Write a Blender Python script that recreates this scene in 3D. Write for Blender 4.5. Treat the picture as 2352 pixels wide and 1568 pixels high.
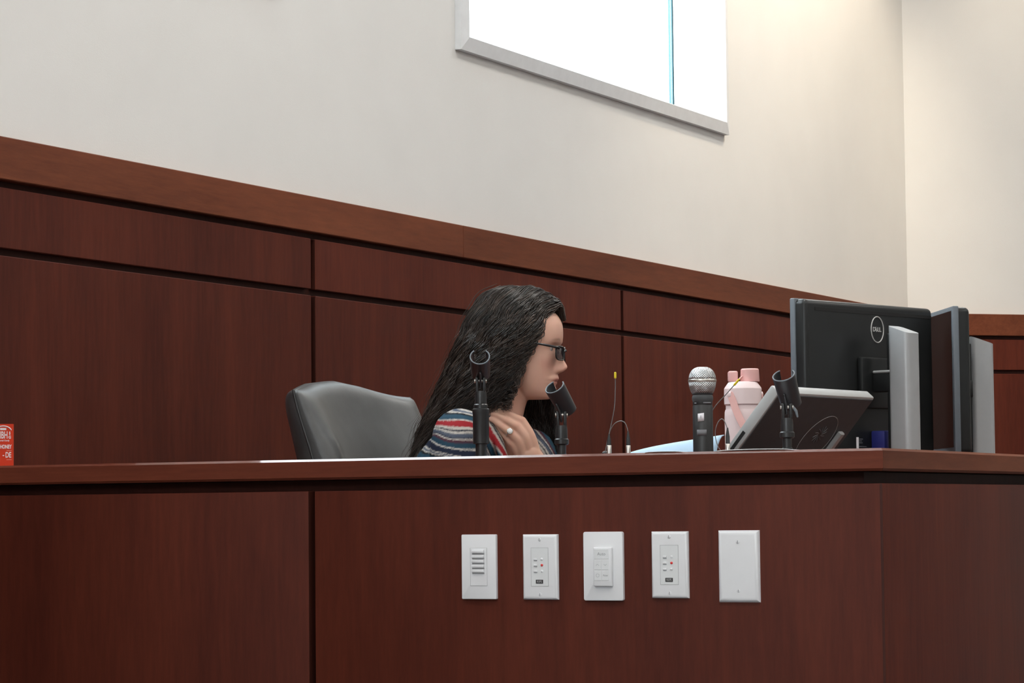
import bpy, bmesh, math, random
import numpy as np
from mathutils import Vector, Matrix, Euler
random.seed(7); rng = np.random.default_rng(7)
for o in list(bpy.data.objects): bpy.data.objects.remove(o)
S = bpy.context.scene
COL = S.collection
PI = math.pi

# ------------------------------------------------------------------ camera
YAW, PITCH, ROLL = 0.4629, 0.0622, -0.0105
CAM = Vector((1.4267, -4.2307, 1.15))
cd = bpy.data.cameras.new('camera'); cam = bpy.data.objects.new('camera', cd); COL.objects.link(cam)
cd.sensor_width = 36.0; cd.lens = 6126.0 / 2352.0 * 36.0
fw0 = Vector((-math.sin(YAW), math.cos(YAW), 0)); rt0 = Vector((math.cos(YAW), math.sin(YAW), 0)); zz = Vector((0, 0, 1))
fw = fw0*math.cos(PITCH) + zz*math.sin(PITCH); up = -fw0*math.sin(PITCH) + zz*math.cos(PITCH)
rt = rt0*math.cos(ROLL) + up*math.sin(ROLL); up2 = -rt0*math.sin(ROLL) + up*math.cos(ROLL)
m = Matrix((rt, up2, -fw)).transposed().to_4x4(); m.translation = CAM
cam.matrix_world = m; S.camera = cam
cd.clip_end = 200

# ------------------------------------------------------------------ world and lights
S.view_settings.view_transform = 'Standard'; S.view_settings.look = 'None'
S.view_settings.gamma = 1.0; S.view_settings.use_curve_mapping = False
S.view_settings.exposure = -0.53
w = bpy.data.worlds.new('world'); S.world = w; w.use_nodes = True
bg = w.node_tree.nodes['Background']; bg.inputs[0].default_value = (0.86, 0.94, 1.0, 1); bg.inputs[1].default_value = 15.0

def area(name, loc, size, power, col, rot=(0, 0, 0), sy=None):
    l = bpy.data.lights.new(name, 'AREA'); l.energy = power; l.color = col; l.size = size
    if sy: l.shape = 'RECTANGLE'; l.size_y = sy
    o = bpy.data.objects.new(name, l); o.location = loc; o.rotation_euler = rot; COL.objects.link(o)
    return o
def spot(name, loc, target, power, col, angle, blend=0.6, rad=0.08):
    l = bpy.data.lights.new(name, 'SPOT'); l.energy = power; l.color = col; l.spot_size = angle; l.spot_blend = blend; l.shadow_soft_size = rad
    o = bpy.data.objects.new(name, l); o.location = loc; COL.objects.link(o)
    o.rotation_euler = (Vector(target) - Vector(loc)).to_track_quat('-Z', 'Y').to_euler()
    return o
CEIL = 4.4
NEUTRAL = (1.0, 0.95, 0.89); WARM = (1.0, 0.85, 0.66)
for ix, x in enumerate((-0.4, 2.2, 5.0)):
    for iy, y in enumerate((-5.0, -2.0, 1.0, 4.0)):
        area('ceiling_lamp', (x, y, CEIL-0.03), 0.6 if ix == 0 else 1.2, 46, NEUTRAL)
spot('downlight_lamp', (-0.6, 6.0, CEIL-0.05), (-0.95, 7.0, 2.4), 95, WARM, 1.7)
spot('downlight_lamp', (0.7, 7.3, CEIL-0.05), (0.3, 8.4, 2.5), 150, WARM, 1.7)
spot('downlight_lamp', (-1.05, 5.0, CEIL-0.05), (-2.0, 5.0, 2.9), 230, WARM, 1.6)

# ------------------------------------------------------------------ materials
MATS = {}
def base(name, col, rough=0.5, metal=0.0, spec=0.5, coat=0.0, coat_rough=0.1):
    mt = bpy.data.materials.new(name); mt.use_nodes = True
    b = mt.node_tree.nodes['Principled BSDF']
    b.inputs['Base Color'].default_value = (*col, 1); b.inputs['Roughness'].default_value = rough
    b.inputs['Metallic'].default_value = metal; b.inputs['Specular IOR Level'].default_value = spec
    b.inputs['Coat Weight'].default_value = coat; b.inputs['Coat Roughness'].default_value = coat_rough
    MATS[name] = mt; return mt
def nodes(mt): return mt.node_tree.nodes, mt.node_tree.links, mt.node_tree.nodes['Principled BSDF']
def noise_tone(mt, scale, amount, detail=3, vec='Object', stretch=(1, 1, 1), bump=0.0, bump_scale=None):
    """mottle the base colour a little and add fine relief"""
    N, L, b = nodes(mt); c = tuple(b.inputs['Base Color'].default_value)
    tc = N.new('ShaderNodeTexCoord'); mp = N.new('ShaderNodeMapping'); mp.inputs['Scale'].default_value = stretch
    L.new(tc.outputs[vec], mp.inputs[0])
    n = N.new('ShaderNodeTexNoise'); n.inputs['Scale'].default_value = scale; n.inputs['Detail'].default_value = detail
    L.new(mp.outputs[0], n.inputs['Vector'])
    r = N.new('ShaderNodeValToRGB'); e = r.color_ramp.elements
    e[0].position = 0.3; e[1].position = 0.7
    e[0].color = (*[max(0, k*(1-amount)) for k in c[:3]], 1); e[1].color = (*[k*(1+amount) for k in c[:3]], 1)
    L.new(n.outputs['Fac'], r.inputs[0]); L.new(r.outputs[0], b.inputs['Base Color'])
    if bump:
        n2 = N.new('ShaderNodeTexNoise'); n2.inputs['Scale'].default_value = bump_scale or scale*6; n2.inputs['Detail'].default_value = 4
        L.new(mp.outputs[0], n2.inputs['Vector'])
        bp = N.new('ShaderNodeBump'); bp.inputs['Strength'].default_value = bump; bp.inputs['Distance'].default_value = 0.002
        L.new(n2.outputs['Fac'], bp.inputs['Height']); L.new(bp.outputs[0], b.inputs['Normal'])
    return mt
def wood(name, dark, light, stretch, rough=0.55, coat=0.0):
    mt = base(name, dark, rough, spec=0.17, coat=coat, coat_rough=0.3 if coat < 0.5 else 0.04)
    if coat > 0.5: mt.node_tree.nodes['Principled BSDF'].inputs['Coat IOR'].default_value = 1.8
    N, L, b = nodes(mt)
    g = N.new('ShaderNodeNewGeometry'); oi = N.new('ShaderNodeObjectInfo')
    sh = N.new('ShaderNodeVectorMath'); sh.operation = 'MULTIPLY_ADD'
    cmb = N.new('ShaderNodeCombineXYZ'); 
    for i in range(3): L.new(oi.outputs['Random'], cmb.inputs[i])
    sh.inputs[1].default_value = (7, 7, 7); L.new(cmb.outputs[0], sh.inputs[0]); L.new(g.outputs['Position'], sh.inputs[2])
    mp = N.new('ShaderNodeMapping'); mp.inputs['Scale'].default_value = stretch; L.new(sh.outputs[0], mp.inputs[0])
    n1 = N.new('ShaderNodeTexNoise'); n1.inputs['Scale'].default_value = 1.0; n1.inputs['Detail'].default_value = 5; n1.inputs['Distortion'].default_value = 0.6
    L.new(mp.outputs[0], n1.inputs['Vector'])
    n2 = N.new('ShaderNodeTexNoise'); n2.inputs['Scale'].default_value = 9.0; n2.inputs['Detail'].default_value = 6; n2.inputs['Roughness'].default_value = 0.7
    L.new(mp.outputs[0], n2.inputs['Vector'])
    mx = N.new('ShaderNodeMath'); mx.operation = 'MULTIPLY_ADD'; mx.inputs[1].default_value = 0.45; L.new(n2.outputs['Fac'], mx.inputs[0])
    m2 = N.new('ShaderNodeMath'); m2.operation = 'MULTIPLY'; m2.inputs[1].default_value = 0.55; L.new(n1.outputs['Fac'], m2.inputs[0]); L.new(m2.outputs[0], mx.inputs[2])
    r = N.new('ShaderNodeValToRGB'); e = r.color_ramp.elements; e[0].position = 0.36; e[1].position = 0.66
    e[0].color = (*dark, 1); e[1].color = (*light, 1); L.new(mx.outputs[0], r.inputs[0])
    hv = N.new('ShaderNodeHueSaturation'); mr = N.new('ShaderNodeMapRange'); mr.inputs[3].default_value = 0.88; mr.inputs[4].default_value = 1.12
    L.new(oi.outputs['Random'], mr.inputs[0]); L.new(mr.outputs[0], hv.inputs['Value']); L.new(r.outputs[0], hv.inputs['Color'])
    L.new(hv.outputs[0], b.inputs['Base Color'])
    bp = N.new('ShaderNodeBump'); bp.inputs['Strength'].default_value = 0.06; bp.inputs['Distance'].default_value = 0.001
    L.new(n2.outputs['Fac'], bp.inputs['Height']); L.new(bp.outputs[0], b.inputs['Normal'])
    return mt
CH_D, CH_L = (0.062, 0.0112, 0.0060), (0.112, 0.0225, 0.0110)
wood('cherry_upright', CH_D, CH_L, (9, 9, 0.9))
wood('cherry_along_y', (0.110, 0.030, 0.0140), (0.190, 0.056, 0.025), (9, 0.9, 9))
wood('cherry_along_x', (0.095, 0.022, 0.012), (0.16, 0.040, 0.020), (0.9, 9, 9), rough=0.42, coat=0.08)
wood('cherry_ledge', (0.095, 0.022, 0.012), (0.16, 0.040, 0.020), (0.9, 9, 9), rough=0.38, coat=1.0)
wood('cherry_front', (0.095, 0.022, 0.012), (0.16, 0.040, 0.020), (0.9, 9, 9), rough=0.48, coat=0.05)
wood('cherry_shaded', (0.034, 0.0085, 0.0055), (0.055, 0.014, 0.0085), (9, 9, 0.9))  # darker cherry: shade of grooves and recesses put into the wood colour
base('groove_black', (0.010, 0.006, 0.005), 0.8)
noise_tone(base('wall_paint', (0.765, 0.752, 0.725), 0.85, spec=0.2), 4, 0.015, bump=0.10, bump_scale=260)
base('ceiling_white', (0.80, 0.80, 0.78), 0.9)
noise_tone(base('carpet', (0.11, 0.115, 0.13), 0.95), 60, 0.3, bump=0.3)
noise_tone(base('window_alu', (0.74, 0.75, 0.76), 0.5, spec=0.4), 30, 0.03)
base('teal_seal', (0.05, 0.16, 0.22), 0.4)
mt = bpy.data.materials.new('window_glass'); mt.use_nodes = True; MATS['window_glass'] = mt
N, L = mt.node_tree.nodes, mt.node_tree.links; N.remove(N['Principled BSDF'])
tr = N.new('ShaderNodeBsdfTransparent'); tr.inputs[0].default_value = (0.96, 0.98, 0.98, 1); gl = N.new('ShaderNodeBsdfGlossy'); gl.inputs['Roughness'].default_value = 0.02
mxs = N.new('ShaderNodeMixShader'); mxs.inputs[0].default_value = 0.07
L.new(tr.outputs[0], mxs.inputs[1]); L.new(gl.outputs[0], mxs.inputs[2]); L.new(mxs.outputs[0], N['Material Output'].inputs[0])
noise_tone(base('plate_white', (0.80, 0.81, 0.83), 0.32, spec=0.5), 40, 0.01)
noise_tone(base('plate_inset', (0.77, 0.79, 0.80), 0.4), 40, 0.01)
base('plate_line', (0.42, 0.42, 0.43), 0.6)
base('print_grey', (0.30, 0.31, 0.33), 0.6)
base('logo_dark', (0.035, 0.033, 0.035), 0.5)
base('logo_light', (0.42, 0.42, 0.42), 0.5)
base('led_red', (0.75, 0.06, 0.06), 0.25)
noise_tone(base('black_leather', (0.046, 0.048, 0.049), 0.46, spec=0.6, coat=0.18, coat_rough=0.35), 25, 0.15, bump=0.12, bump_scale=320)
noise_tone(base('black_plastic', (0.018, 0.019, 0.020), 0.42), 30, 0.1)
noise_tone(base('clip_rubber', (0.022, 0.024, 0.027), 0.36), 30, 0.1)
noise_tone(base('stand_black', (0.014, 0.015, 0.016), 0.35, spec=0.5), 30, 0.1)
noise_tone(base('dark_grey_plastic', (0.070, 0.074, 0.078), 0.55, spec=0.25), 40, 0.06, bump=0.05, bump_scale=400)
noise_tone(base('slate_bezel', (0.115, 0.135, 0.155), 0.45), 40, 0.05)
noise_tone(base('monitor_back', (0.012, 0.0135, 0.014), 0.36, spec=0.35), 30, 0.08)
base('slot_black', (0.003, 0.003, 0.003), 0.6)
noise_tone(base('screen_dark', (0.016, 0.013, 0.012), 0.28, spec=0.35), 5, 0.1)
noise_tone(base('silver_plastic', (0.40, 0.415, 0.425), 0.38, metal=0.25), 60, 0.02)
noise_tone(base('touch_edge', (0.40, 0.41, 0.41), 0.45, metal=0.1), 60, 0.02)
noise_tone(base('logo_silver', (0.55, 0.55, 0.54), 0.4, metal=0.3), 60, 0.02)
base('sticker_white', (0.75, 0.74, 0.78), 0.5)
base('sticker_grey', (0.16, 0.165, 0.18), 0.5)
base('plug_blue', (0.02, 0.025, 0.16), 0.4)
noise_tone(base('bottle_blush', (0.78, 0.64, 0.64), 0.42), 12, 0.02)
noise_tone(base('cap_pink', (0.74, 0.42, 0.40), 0.5), 12, 0.03)
noise_tone(base('strap_pink', (0.73, 0.42, 0.39), 0.55), 12, 0.03)
noise_tone(base('folder_blue', (0.34, 0.48, 0.62), 0.6), 8, 0.04)
noise_tone(base('paper', (0.82, 0.83, 0.85), 0.7), 8, 0.02)
noise_tone(base('nickel', (0.62, 0.60, 0.56), 0.28, metal=0.9), 60, 0.05)
noise_tone(base('wire_grey', (0.13, 0.13, 0.13), 0.35), 60, 0.05)
base('tip_yellow', (0.72, 0.58, 0.02), 0.4)
noise_tone(base('carton_orange', (0.62, 0.045, 0.014), 0.6, spec=0.2), 20, 0.05)
base('carton_print', (0.80, 0.70, 0.70), 0.6)
base('carton_print_faint', (0.74, 0.26, 0.19), 0.6)
base('carton_side', (0.20, 0.12, 0.05), 0.7)
noise_tone(base('glasses_black', (0.010, 0.011, 0.013), 0.2), 60, 0.05)
base('ring_silver', (0.75, 0.74, 0.72), 0.15, metal=1.0)
base('ring_stone', (0.80, 0.80, 0.80), 0.05, spec=1.0)
base('eye_white', (0.42, 0.38, 0.36), 0.3)
base('trousers', (0.012, 0.014, 0.020), 0.8)
# lens: dark tinted glass
mt = base('lens_glass', (0.05, 0.055, 0.065), 0.05, spec=0.6); 
N, L, b = nodes(mt); tr = N.new('ShaderNodeBsdfTransparent'); tr.inputs[0].default_value = (0.62, 0.64, 0.68, 1); ms = N.new('ShaderNodeMixShader'); ms.inputs[0].default_value = 0.35
L.new(tr.outputs[0], ms.inputs[1]); L.new(b.outputs[0], ms.inputs[2]); L.new(ms.outputs[0], N['Material Output'].inputs[0])
# microphone grille: woven wire relief
mt = base('mic_grille', (0.56, 0.57, 0.58), 0.30, metal=0.85); N, L, b = nodes(mt)
tc = N.new('ShaderNodeTexCoord'); sx = N.new('ShaderNodeSeparateXYZ'); L.new(tc.outputs['Object'], sx.inputs[0])
at2 = N.new('ShaderNodeMath'); at2.operation = 'ARCTAN2'; L.new(sx.outputs[0], at2.inputs[0]); L.new(sx.outputs[1], at2.inputs[1])
def sine(src, k, off=None):
    a = N.new('ShaderNodeMath'); a.operation = 'MULTIPLY'; a.inputs[1].default_value = k; L.new(src, a.inputs[0])
    s_ = N.new('ShaderNodeMath'); s_.operation = 'SINE'; L.new(a.outputs[0], s_.inputs[0]); return s_.outputs[0]
ad = N.new('ShaderNodeMath'); ad.operation = 'MAXIMUM'; 
def lin(k1, k2):
    a = N.new('ShaderNodeMath'); a.operation = 'MULTIPLY'; a.inputs[1].default_value = k1; L.new(at2.outputs[0], a.inputs[0])
    b2 = N.new('ShaderNodeMath'); b2.operation = 'MULTIPLY_ADD'; b2.inputs[1].default_value = k2; L.new(sx.outputs[2], b2.inputs[0]); L.new(a.outputs[0], b2.inputs[2]); return b2.outputs[0]
L.new(sine(lin(34, 1500), 1.0), ad.inputs[0]); L.new(sine(lin(34, -1500), 1.0), ad.inputs[1])
rr = N.new('ShaderNodeValToRGB'); rr.color_ramp.elements[0].position = 0.0; rr.color_ramp.elements[1].position = 0.7
rr.color_ramp.elements[0].color = (0.16, 0.165, 0.17, 1); rr.color_ramp.elements[1].color = (0.66, 0.67, 0.68, 1)
L.new(ad.outputs[0], rr.inputs[0]); L.new(rr.outputs[0], b.inputs['Base Color'])
bp = N.new('ShaderNodeBump'); bp.inputs['Strength'].default_value = 0.6; bp.inputs['Distance'].default_value = 0.0008; L.new(ad.outputs[0], bp.inputs['Height']); L.new(bp.outputs[0], b.inputs['Normal'])
# skin / hair / blouse read a colour attribute of the mesh
def attr_mat(name, rough, spec=0.4, sss=0.0, sheen=0.0):
    mt = base(name, (0.5, 0.5, 0.5), rough, spec=spec); N, L, b = nodes(mt)
    a = N.new('ShaderNodeAttribute'); a.attribute_name = 'tint'; L.new(a.outputs['Color'], b.inputs['Base Color'])
    if sss:
        b.inputs['Subsurface Weight'].default_value = sss; b.inputs['Subsurface Radius'].default_value = (0.006, 0.002, 0.001); b.inputs['Subsurface Scale'].default_value = 1.0
    return mt
attr_mat('skin', 0.48, 0.35, sss=0.15)
attr_mat('hair', 0.33, 0.45)
attr_mat('blouse_fabric', 0.75, 0.2)
M = MATS

# ------------------------------------------------------------------ mesh helpers
def link(name, me, mat=None, parent=None, smooth=False):
    o = bpy.data.objects.new(name, me); COL.objects.link(o)
    if mat is not None:
        me.materials.clear(); me.materials.append(M[mat] if isinstance(mat, str) else mat)
    if parent is not None: o.parent = parent
    if smooth:
        me.polygons.foreach_set('use_smooth', [True]*len(me.polygons))
    return o
def pydata(name, v, f, mat, parent=None, smooth=False):
    me = bpy.data.meshes.new(name); me.from_pydata([tuple(map(float, q)) for q in v], [], [tuple(q) for q in f]); me.update()
    return link(name, me, mat, parent, smooth)
def from_bm(name, bm, mat, parent=None, smooth=False, angle=None):
    me = bpy.data.meshes.new(name); bmesh.ops.recalc_face_normals(bm, faces=bm.faces[:]); bm.to_mesh(me); bm.free()
    o = link(name, me, mat, parent, smooth)
    if angle is not None:
        me.polygons.foreach_set('use_smooth', [True]*len(me.polygons)); me.set_sharp_from_angle(angle=angle)
    return o
def bm_box(bm, lo, hi, bevel=0.0, segs=2, edges=None, mtx=None):
    g = bmesh.ops.create_cube(bm, size=1.0); vs = g['verts']
    for v in vs:
        v.co = Vector([lo[i] + (v.co[i]+0.5)*(hi[i]-lo[i]) for i in range(3)])
    if bevel:
        es = list({e for v in vs for e in v.link_edges})
        if edges: es = [e for e in es if edges(e)]
        r = bmesh.ops.bevel(bm, geom=es, offset=bevel, segments=segs, affect='EDGES', profile=0.5)
        vs = list({v for v in bm.verts if v.is_valid and v in set(r['verts'])} | {v for v in vs if v.is_valid})
    if mtx is not None:
        bmesh.ops.transform(bm, matrix=mtx, verts=vs)
def box(name, lo, hi, mat, parent=None, bevel=0.0, segs=2, mtx=None, edges=None):
    bm = bmesh.new(); bm_box(bm, lo, hi, bevel, segs, edges, mtx)
    return from_bm(name, bm, mat, parent, angle=0.6 if bevel else None)
def lathe(name, prof, mat, parent=None, seg=40, mtx=None, sharp=0.7):
    """prof: (radius, z) pairs from the bottom to the top"""
    v, f = [], []
    n = len(prof)
    for r, z in prof:
        for k in range(seg):
            a = 2*PI*k/seg; v.append(Vector((max(r, 1e-5)*math.cos(a), max(r, 1e-5)*math.sin(a), z)))
    for i in range(n-1):
        for k in range(seg):
            k2 = (k+1) % seg; f.append((i*seg+k, i*seg+k2, (i+1)*seg+k2, (i+1)*seg+k))
    f.append(tuple(range(seg))[::-1]); f.append(tuple((n-1)*seg+k for k in range(seg)))
    if mtx is not None: v = [mtx @ q for q in v]
    o = pydata(name, v, f, mat, parent, True); o.data.set_sharp_from_angle(angle=sharp); return o
def frames(P):
    P = np.asarray(P, float); n = len(P)
    T = np.gradient(P, axis=0); T /= np.linalg.norm(T, axis=1)[:, None] + 1e-12
    ref = np.array([0, 0, 1.0]) if abs(T[0][2]) < 0.9 else np.array([1.0, 0, 0])
    U = np.zeros_like(P); V = np.zeros_like(P)
    u = np.cross(T[0], ref); u /= np.linalg.norm(u)
    for i in range(n):
        u = u - T[i]*(u @ T[i]); u /= np.linalg.norm(u); U[i] = u; V[i] = np.cross(T[i], u)
    return T, U, V
def tube_geo(P, R, seg=12, side=None, caps=True):
    """closed tube along P; R per point, number or pair (along `side`, across)"""
    P = np.asarray(P, float); n = len(P); R = np.asarray([(r, r) if np.isscalar(r) else r for r in R], float)
    T, U, V = frames(P)
    if side is not None:
        s = np.asarray(side, float)
        for i in range(n):
            u = s - T[i]*(s @ T[i]); u /= np.linalg.norm(u); U[i] = u; V[i] = np.cross(T[i], u)
    rings = []
    if caps:
        for a in (80, 60, 40, 20):
            c, s_ = math.cos(math.radians(a)), math.sin(math.radians(a)); rr = R[0]*c; rings.append((P[0]-T[0]*R[0].min()*s_, rr, 0))
    for i in range(n): rings.append((P[i], R[i], i))
    if caps:
        for a in (20, 40, 60, 80):
            c, s_ = math.cos(math.radians(a)), math.sin(math.radians(a)); rr = R[-1]*c; rings.append((P[-1]+T[-1]*R[-1].min()*s_, rr, n-1))
    v, f = [], []
    for c, r, i in rings:
        for k in range(seg):
            a = 2*PI*k/seg; v.append(c + U[i]*r[0]*math.cos(a) + V[i]*r[1]*math.sin(a))
    m_ = len(rings)
    for i in range(m_-1):
        for k in range(seg):
            k2 = (k+1) % seg; f.append((i*seg+k, i*seg+k2, (i+1)*seg+k2, (i+1)*seg+k))
    f.append(tuple(range(seg))[::-1]); f.append(tuple((m_-1)*seg+k for k in range(seg)))
    return v, f
def spline(P, n):
    """Catmull-Rom through the points, n samples per span (works on any width of row)"""
    P = np.asarray(P, float); Q = np.vstack([2*P[0]-P[1], P, 2*P[-1]-P[-2]]); out = []
    for i in range(len(P)-1):
        a, b, c, d = Q[i:i+4]
        for k in range(n):
            t = k/n; out.append(0.5*((2*b)+(-a+c)*t+(2*a-5*b+4*c-d)*t*t+(-a+3*b-3*c+d)*t**3))
    out.append(P[-1]); return np.array(out)
def tube(name, P, R, mat, parent=None, seg=10, smooth_n=0, side=None):
    P = np.asarray(P, float)
    if np.isscalar(R): R = [R]*len(P)
    if smooth_n:
        Q = spline(np.hstack([P, np.asarray(R, float)[:, None]]), smooth_n); P, R = Q[:, :3], list(Q[:, 3])
    v, f = tube_geo(P, R, seg, side); return pydata(name, v, f, mat, parent, True)
def thing(name, label, cat, loc=(0, 0, 0), rotz=0.0, group=None):
    o = bpy.data.objects.new(name, None); COL.objects.link(o); o.location = loc; o.rotation_euler = (0, 0, rotz); o.empty_display_size = 0.05
    o['label'] = label; o['category'] = cat
    if group: o['group'] = group
    return o
def tag(o, label, cat, group=None):
    o['label'] = label; o['category'] = cat
    if group: o['group'] = group
    return o
def struct(o): o['kind'] = 'structure'; return o
def text(name, s, size, mat, parent, mtx, depth=0.0004, align='CENTER', xscale=1.0, bold=0.0, spacing=1.0):
    c = bpy.data.curves.new(name, 'FONT'); c.body = s; c.size = size; c.align_x = align; c.align_y = 'CENTER'; c.extrude = depth; c.offset = bold; c.space_character = spacing
    t = bpy.data.objects.new(name+'_tmp', c); COL.objects.link(t)
    bpy.context.view_layer.update()
    me = bpy.data.meshes.new_from_object(t.evaluated_get(bpy.context.evaluated_depsgraph_get()))
    bpy.data.objects.remove(t)
    me.transform(Matrix.Scale(xscale, 4, (1, 0, 0))); me.transform(mtx); me.name = name
    return link(name, me, mat, parent)
def basis(x, y, z, o=(0, 0, 0)):
    q = Matrix((Vector(x), Vector(y), Vector(z))).transposed().to_4x4(); q.translation = Vector(o); return q

# ------------------------------------------------------------------ the room
XW = -2.0                     # painted wall behind the dais
YC = 6.283                    # where it turns 45 degrees
H_TRIM, H_G1, H_R1B, H_R2T = 1.929, 1.8395, 1.698, 1.682
DAIS = 0.40
W1_WIN = (2.3366, 4.2581, 2.464, 4.15)       # opening in y and z
W0_WIN = (-0.62, 1.30, 2.464, 4.15)
def wall_mesh(name, p0, p1, height, thick, holes, mat):
    """upright wall from p0 to p1; inner face on the line, thickness to the left of travel; holes=(s0,s1,z0,z1)"""
    p0, p1 = Vector((*p0, 0)), Vector((*p1, 0)); d = (p1-p0); Ln = d.length; d.normalize(); n = Vector((-d.y, d.x, 0))
    ss = sorted({0.0, Ln, *[h[0] for h in holes], *[h[1] for h in holes]}); zs = sorted({0.0, height, *[h[2] for h in holes], *[h[3] for h in holes]})
    bm = bmesh.new()
    solid = lambda i, j: 0 <= i < len(ss)-1 and 0 <= j < len(zs)-1 and not any(h[0]-1e-6 <= ss[i] and ss[i+1] <= h[1]+1e-6 and h[2]-1e-6 <= zs[j] and zs[j+1] <= h[3]+1e-6 for h in holes)
    vc = {}
    def V(i, j, k):
        if (i, j, k) not in vc: vc[(i, j, k)] = bm.verts.new(p0 + d*ss[i] + n*(thick*k) + Vector((0, 0, zs[j])))
        return vc[(i, j, k)]
    for i in range(len(ss)-1):
        for j in range(len(zs)-1):
            if not solid(i, j): continue
            bm.faces.new((V(i, j, 0), V(i+1, j, 0), V(i+1, j+1, 0), V(i, j+1, 0)))
            bm.faces.new((V(i, j, 1), V(i, j+1, 1), V(i+1, j+1, 1), V(i+1, j, 1)))
            if not solid(i-1, j): bm.faces.new((V(i, j, 0), V(i, j+1, 0), V(i, j+1, 1), V(i, j, 1)))
            if not solid(i+1, j): bm.faces.new((V(i+1, j, 0), V(i+1, j, 1), V(i+1, j+1, 1), V(i+1, j+1, 0)))
            if not solid(i, j-1): bm.faces.new((V(i, j, 0), V(i, j, 1), V(i+1, j, 1), V(i+1, j, 0)))
            if not solid(i, j+1): bm.faces.new((V(i, j+1, 0), V(i+1, j+1, 0), V(i+1, j+1, 1), V(i, j+1, 1)))
    return struct(from_bm(name, bm, mat))
Y0 = -7.0; XE = 8.0
E2 = (XW + 4.6*math.sqrt(0.5), YC + 4.6*math.sqrt(0.5))
wall_back = wall_mesh('wall_back', (XW, Y0), (XW, YC), CEIL, 0.16, [(w_[0]-Y0, w_[1]-Y0, w_[2], w_[3]) for w_ in (W0_WIN, W1_WIN)], 'wall_paint')
wall_angled = wall_mesh('wall_angled', (XW, YC), E2, CEIL, 0.16, [], 'wall_paint')
struct(wall_mesh('wall_far', E2, (XE, E2[1]), CEIL, 0.16, [], 'wall_paint'))
struct(wall_mesh('wall_right', (XE, E2[1]), (XE, Y0), CEIL, 0.16, [], 'wall_paint'))
struct(wall_mesh('wall_rear', (XE, Y0), (XW, Y0), CEIL, 0.16, [(6.2, 8.6, 2.3, 3.4)], 'wall_paint'))
struct(box('floor', (XW-0.16, Y0-0.16, -0.1), (XE+0.16, E2[1]+0.16, 0.0), 'carpet'))
struct(box('ceiling', (XW-0.16, Y0-0.16, CEIL), (XE+0.16, E2[1]+0.16, CEIL+0.1), 'ceiling_white'))
# dais platform
bm = bmesh.new(); pts = [(XW+0.04, 0.06), (-0.06, 0.06), (-0.06, 7.9), (-0.40, 7.82), (XW+0.04, YC-0.03)]
vb = [bm.verts.new((x, y, 0.0)) for x, y in pts]; vt = [bm.verts.new((x, y, DAIS)) for x, y in pts]
bm.faces.new(vb[::-1]); bm.faces.new(vt)
for i in range(5): bm.faces.new((vb[i], vb[(i+1) % 5], vt[(i+1) % 5], vt[i]))
struct(from_bm('floor_dais', bm, 'carpet'))

# wainscot: backing, cap boards and panels, children of the painted walls
def board(parent, p0, d, n, s0, s1, z0, z1, t0, t1, mat, name, bevel=0.0015):
    """box in a wall frame: along d from s0..s1, out along n from t0..t1"""
    mtx = basis(d, n, (0, 0, 1), p0)
    return box(name, (s0, t0, z0), (s1, t1, z1), mat, parent, bevel, 1, mtx)
def shade_edges(o, d):  # darkens the side faces of a panel to paint in the groove shade
    o.data.materials.append(M['cherry_shaded']); d = Vector(d)
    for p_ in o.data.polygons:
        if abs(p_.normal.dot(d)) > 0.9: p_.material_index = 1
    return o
def wainscot(parent, p0, d, n, splits, s_end, cap_splits, s_start=0.0, groove=0.0105):
    board(parent, p0, d, n, s_start, s_end, 0.0, H_TRIM-0.01, 0.0005, 0.006, 'cherry_shaded', 'backing_board', 0)  # backing carries painted groove shade in its colour
    cs = [s_start] + cap_splits + [s_end]
    for a, b_ in zip(cs[:-1], cs[1:]):
        board(parent, p0, d, n, a+0.0003, b_-0.0003, H_G1, H_TRIM, 0.0, 0.036, 'cherry_along_y', 'cap_board', 0.002)
    ss = [s_start] + splits + [s_end]
    for a, b_ in zip(ss[:-1], ss[1:]):
        for z0_, z1_ in ((H_R1B, H_G1-0.0155), (0.11, H_R2T)):
            shade_edges(board(parent, p0, d, n, a+groove, b_-groove, z0_, z1_, 0.006, 0.027, 'cherry_upright', 'wood_panel'), d)
    board(parent, p0, d, n, s_start, s_end, 0.0, 0.095, 0.006, 0.030, 'cherry_along_y', 'base_board', 0.001)
wainscot(wall_back, (XW, 0.0, 0), (0, 1, 0), (1, 0, 0), [-0.36, 1.4762, 3.3547, 5.22], YC-0.012, [-1.6, 2.27], s_start=-2.3)
q = math.sqrt(0.5)
wainscot(wall_angled, (XW, YC, 0), (q, q, 0), (q, -q, 0), [1.9, 3.75], 4.55, [2.4], s_start=0.012)

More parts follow.
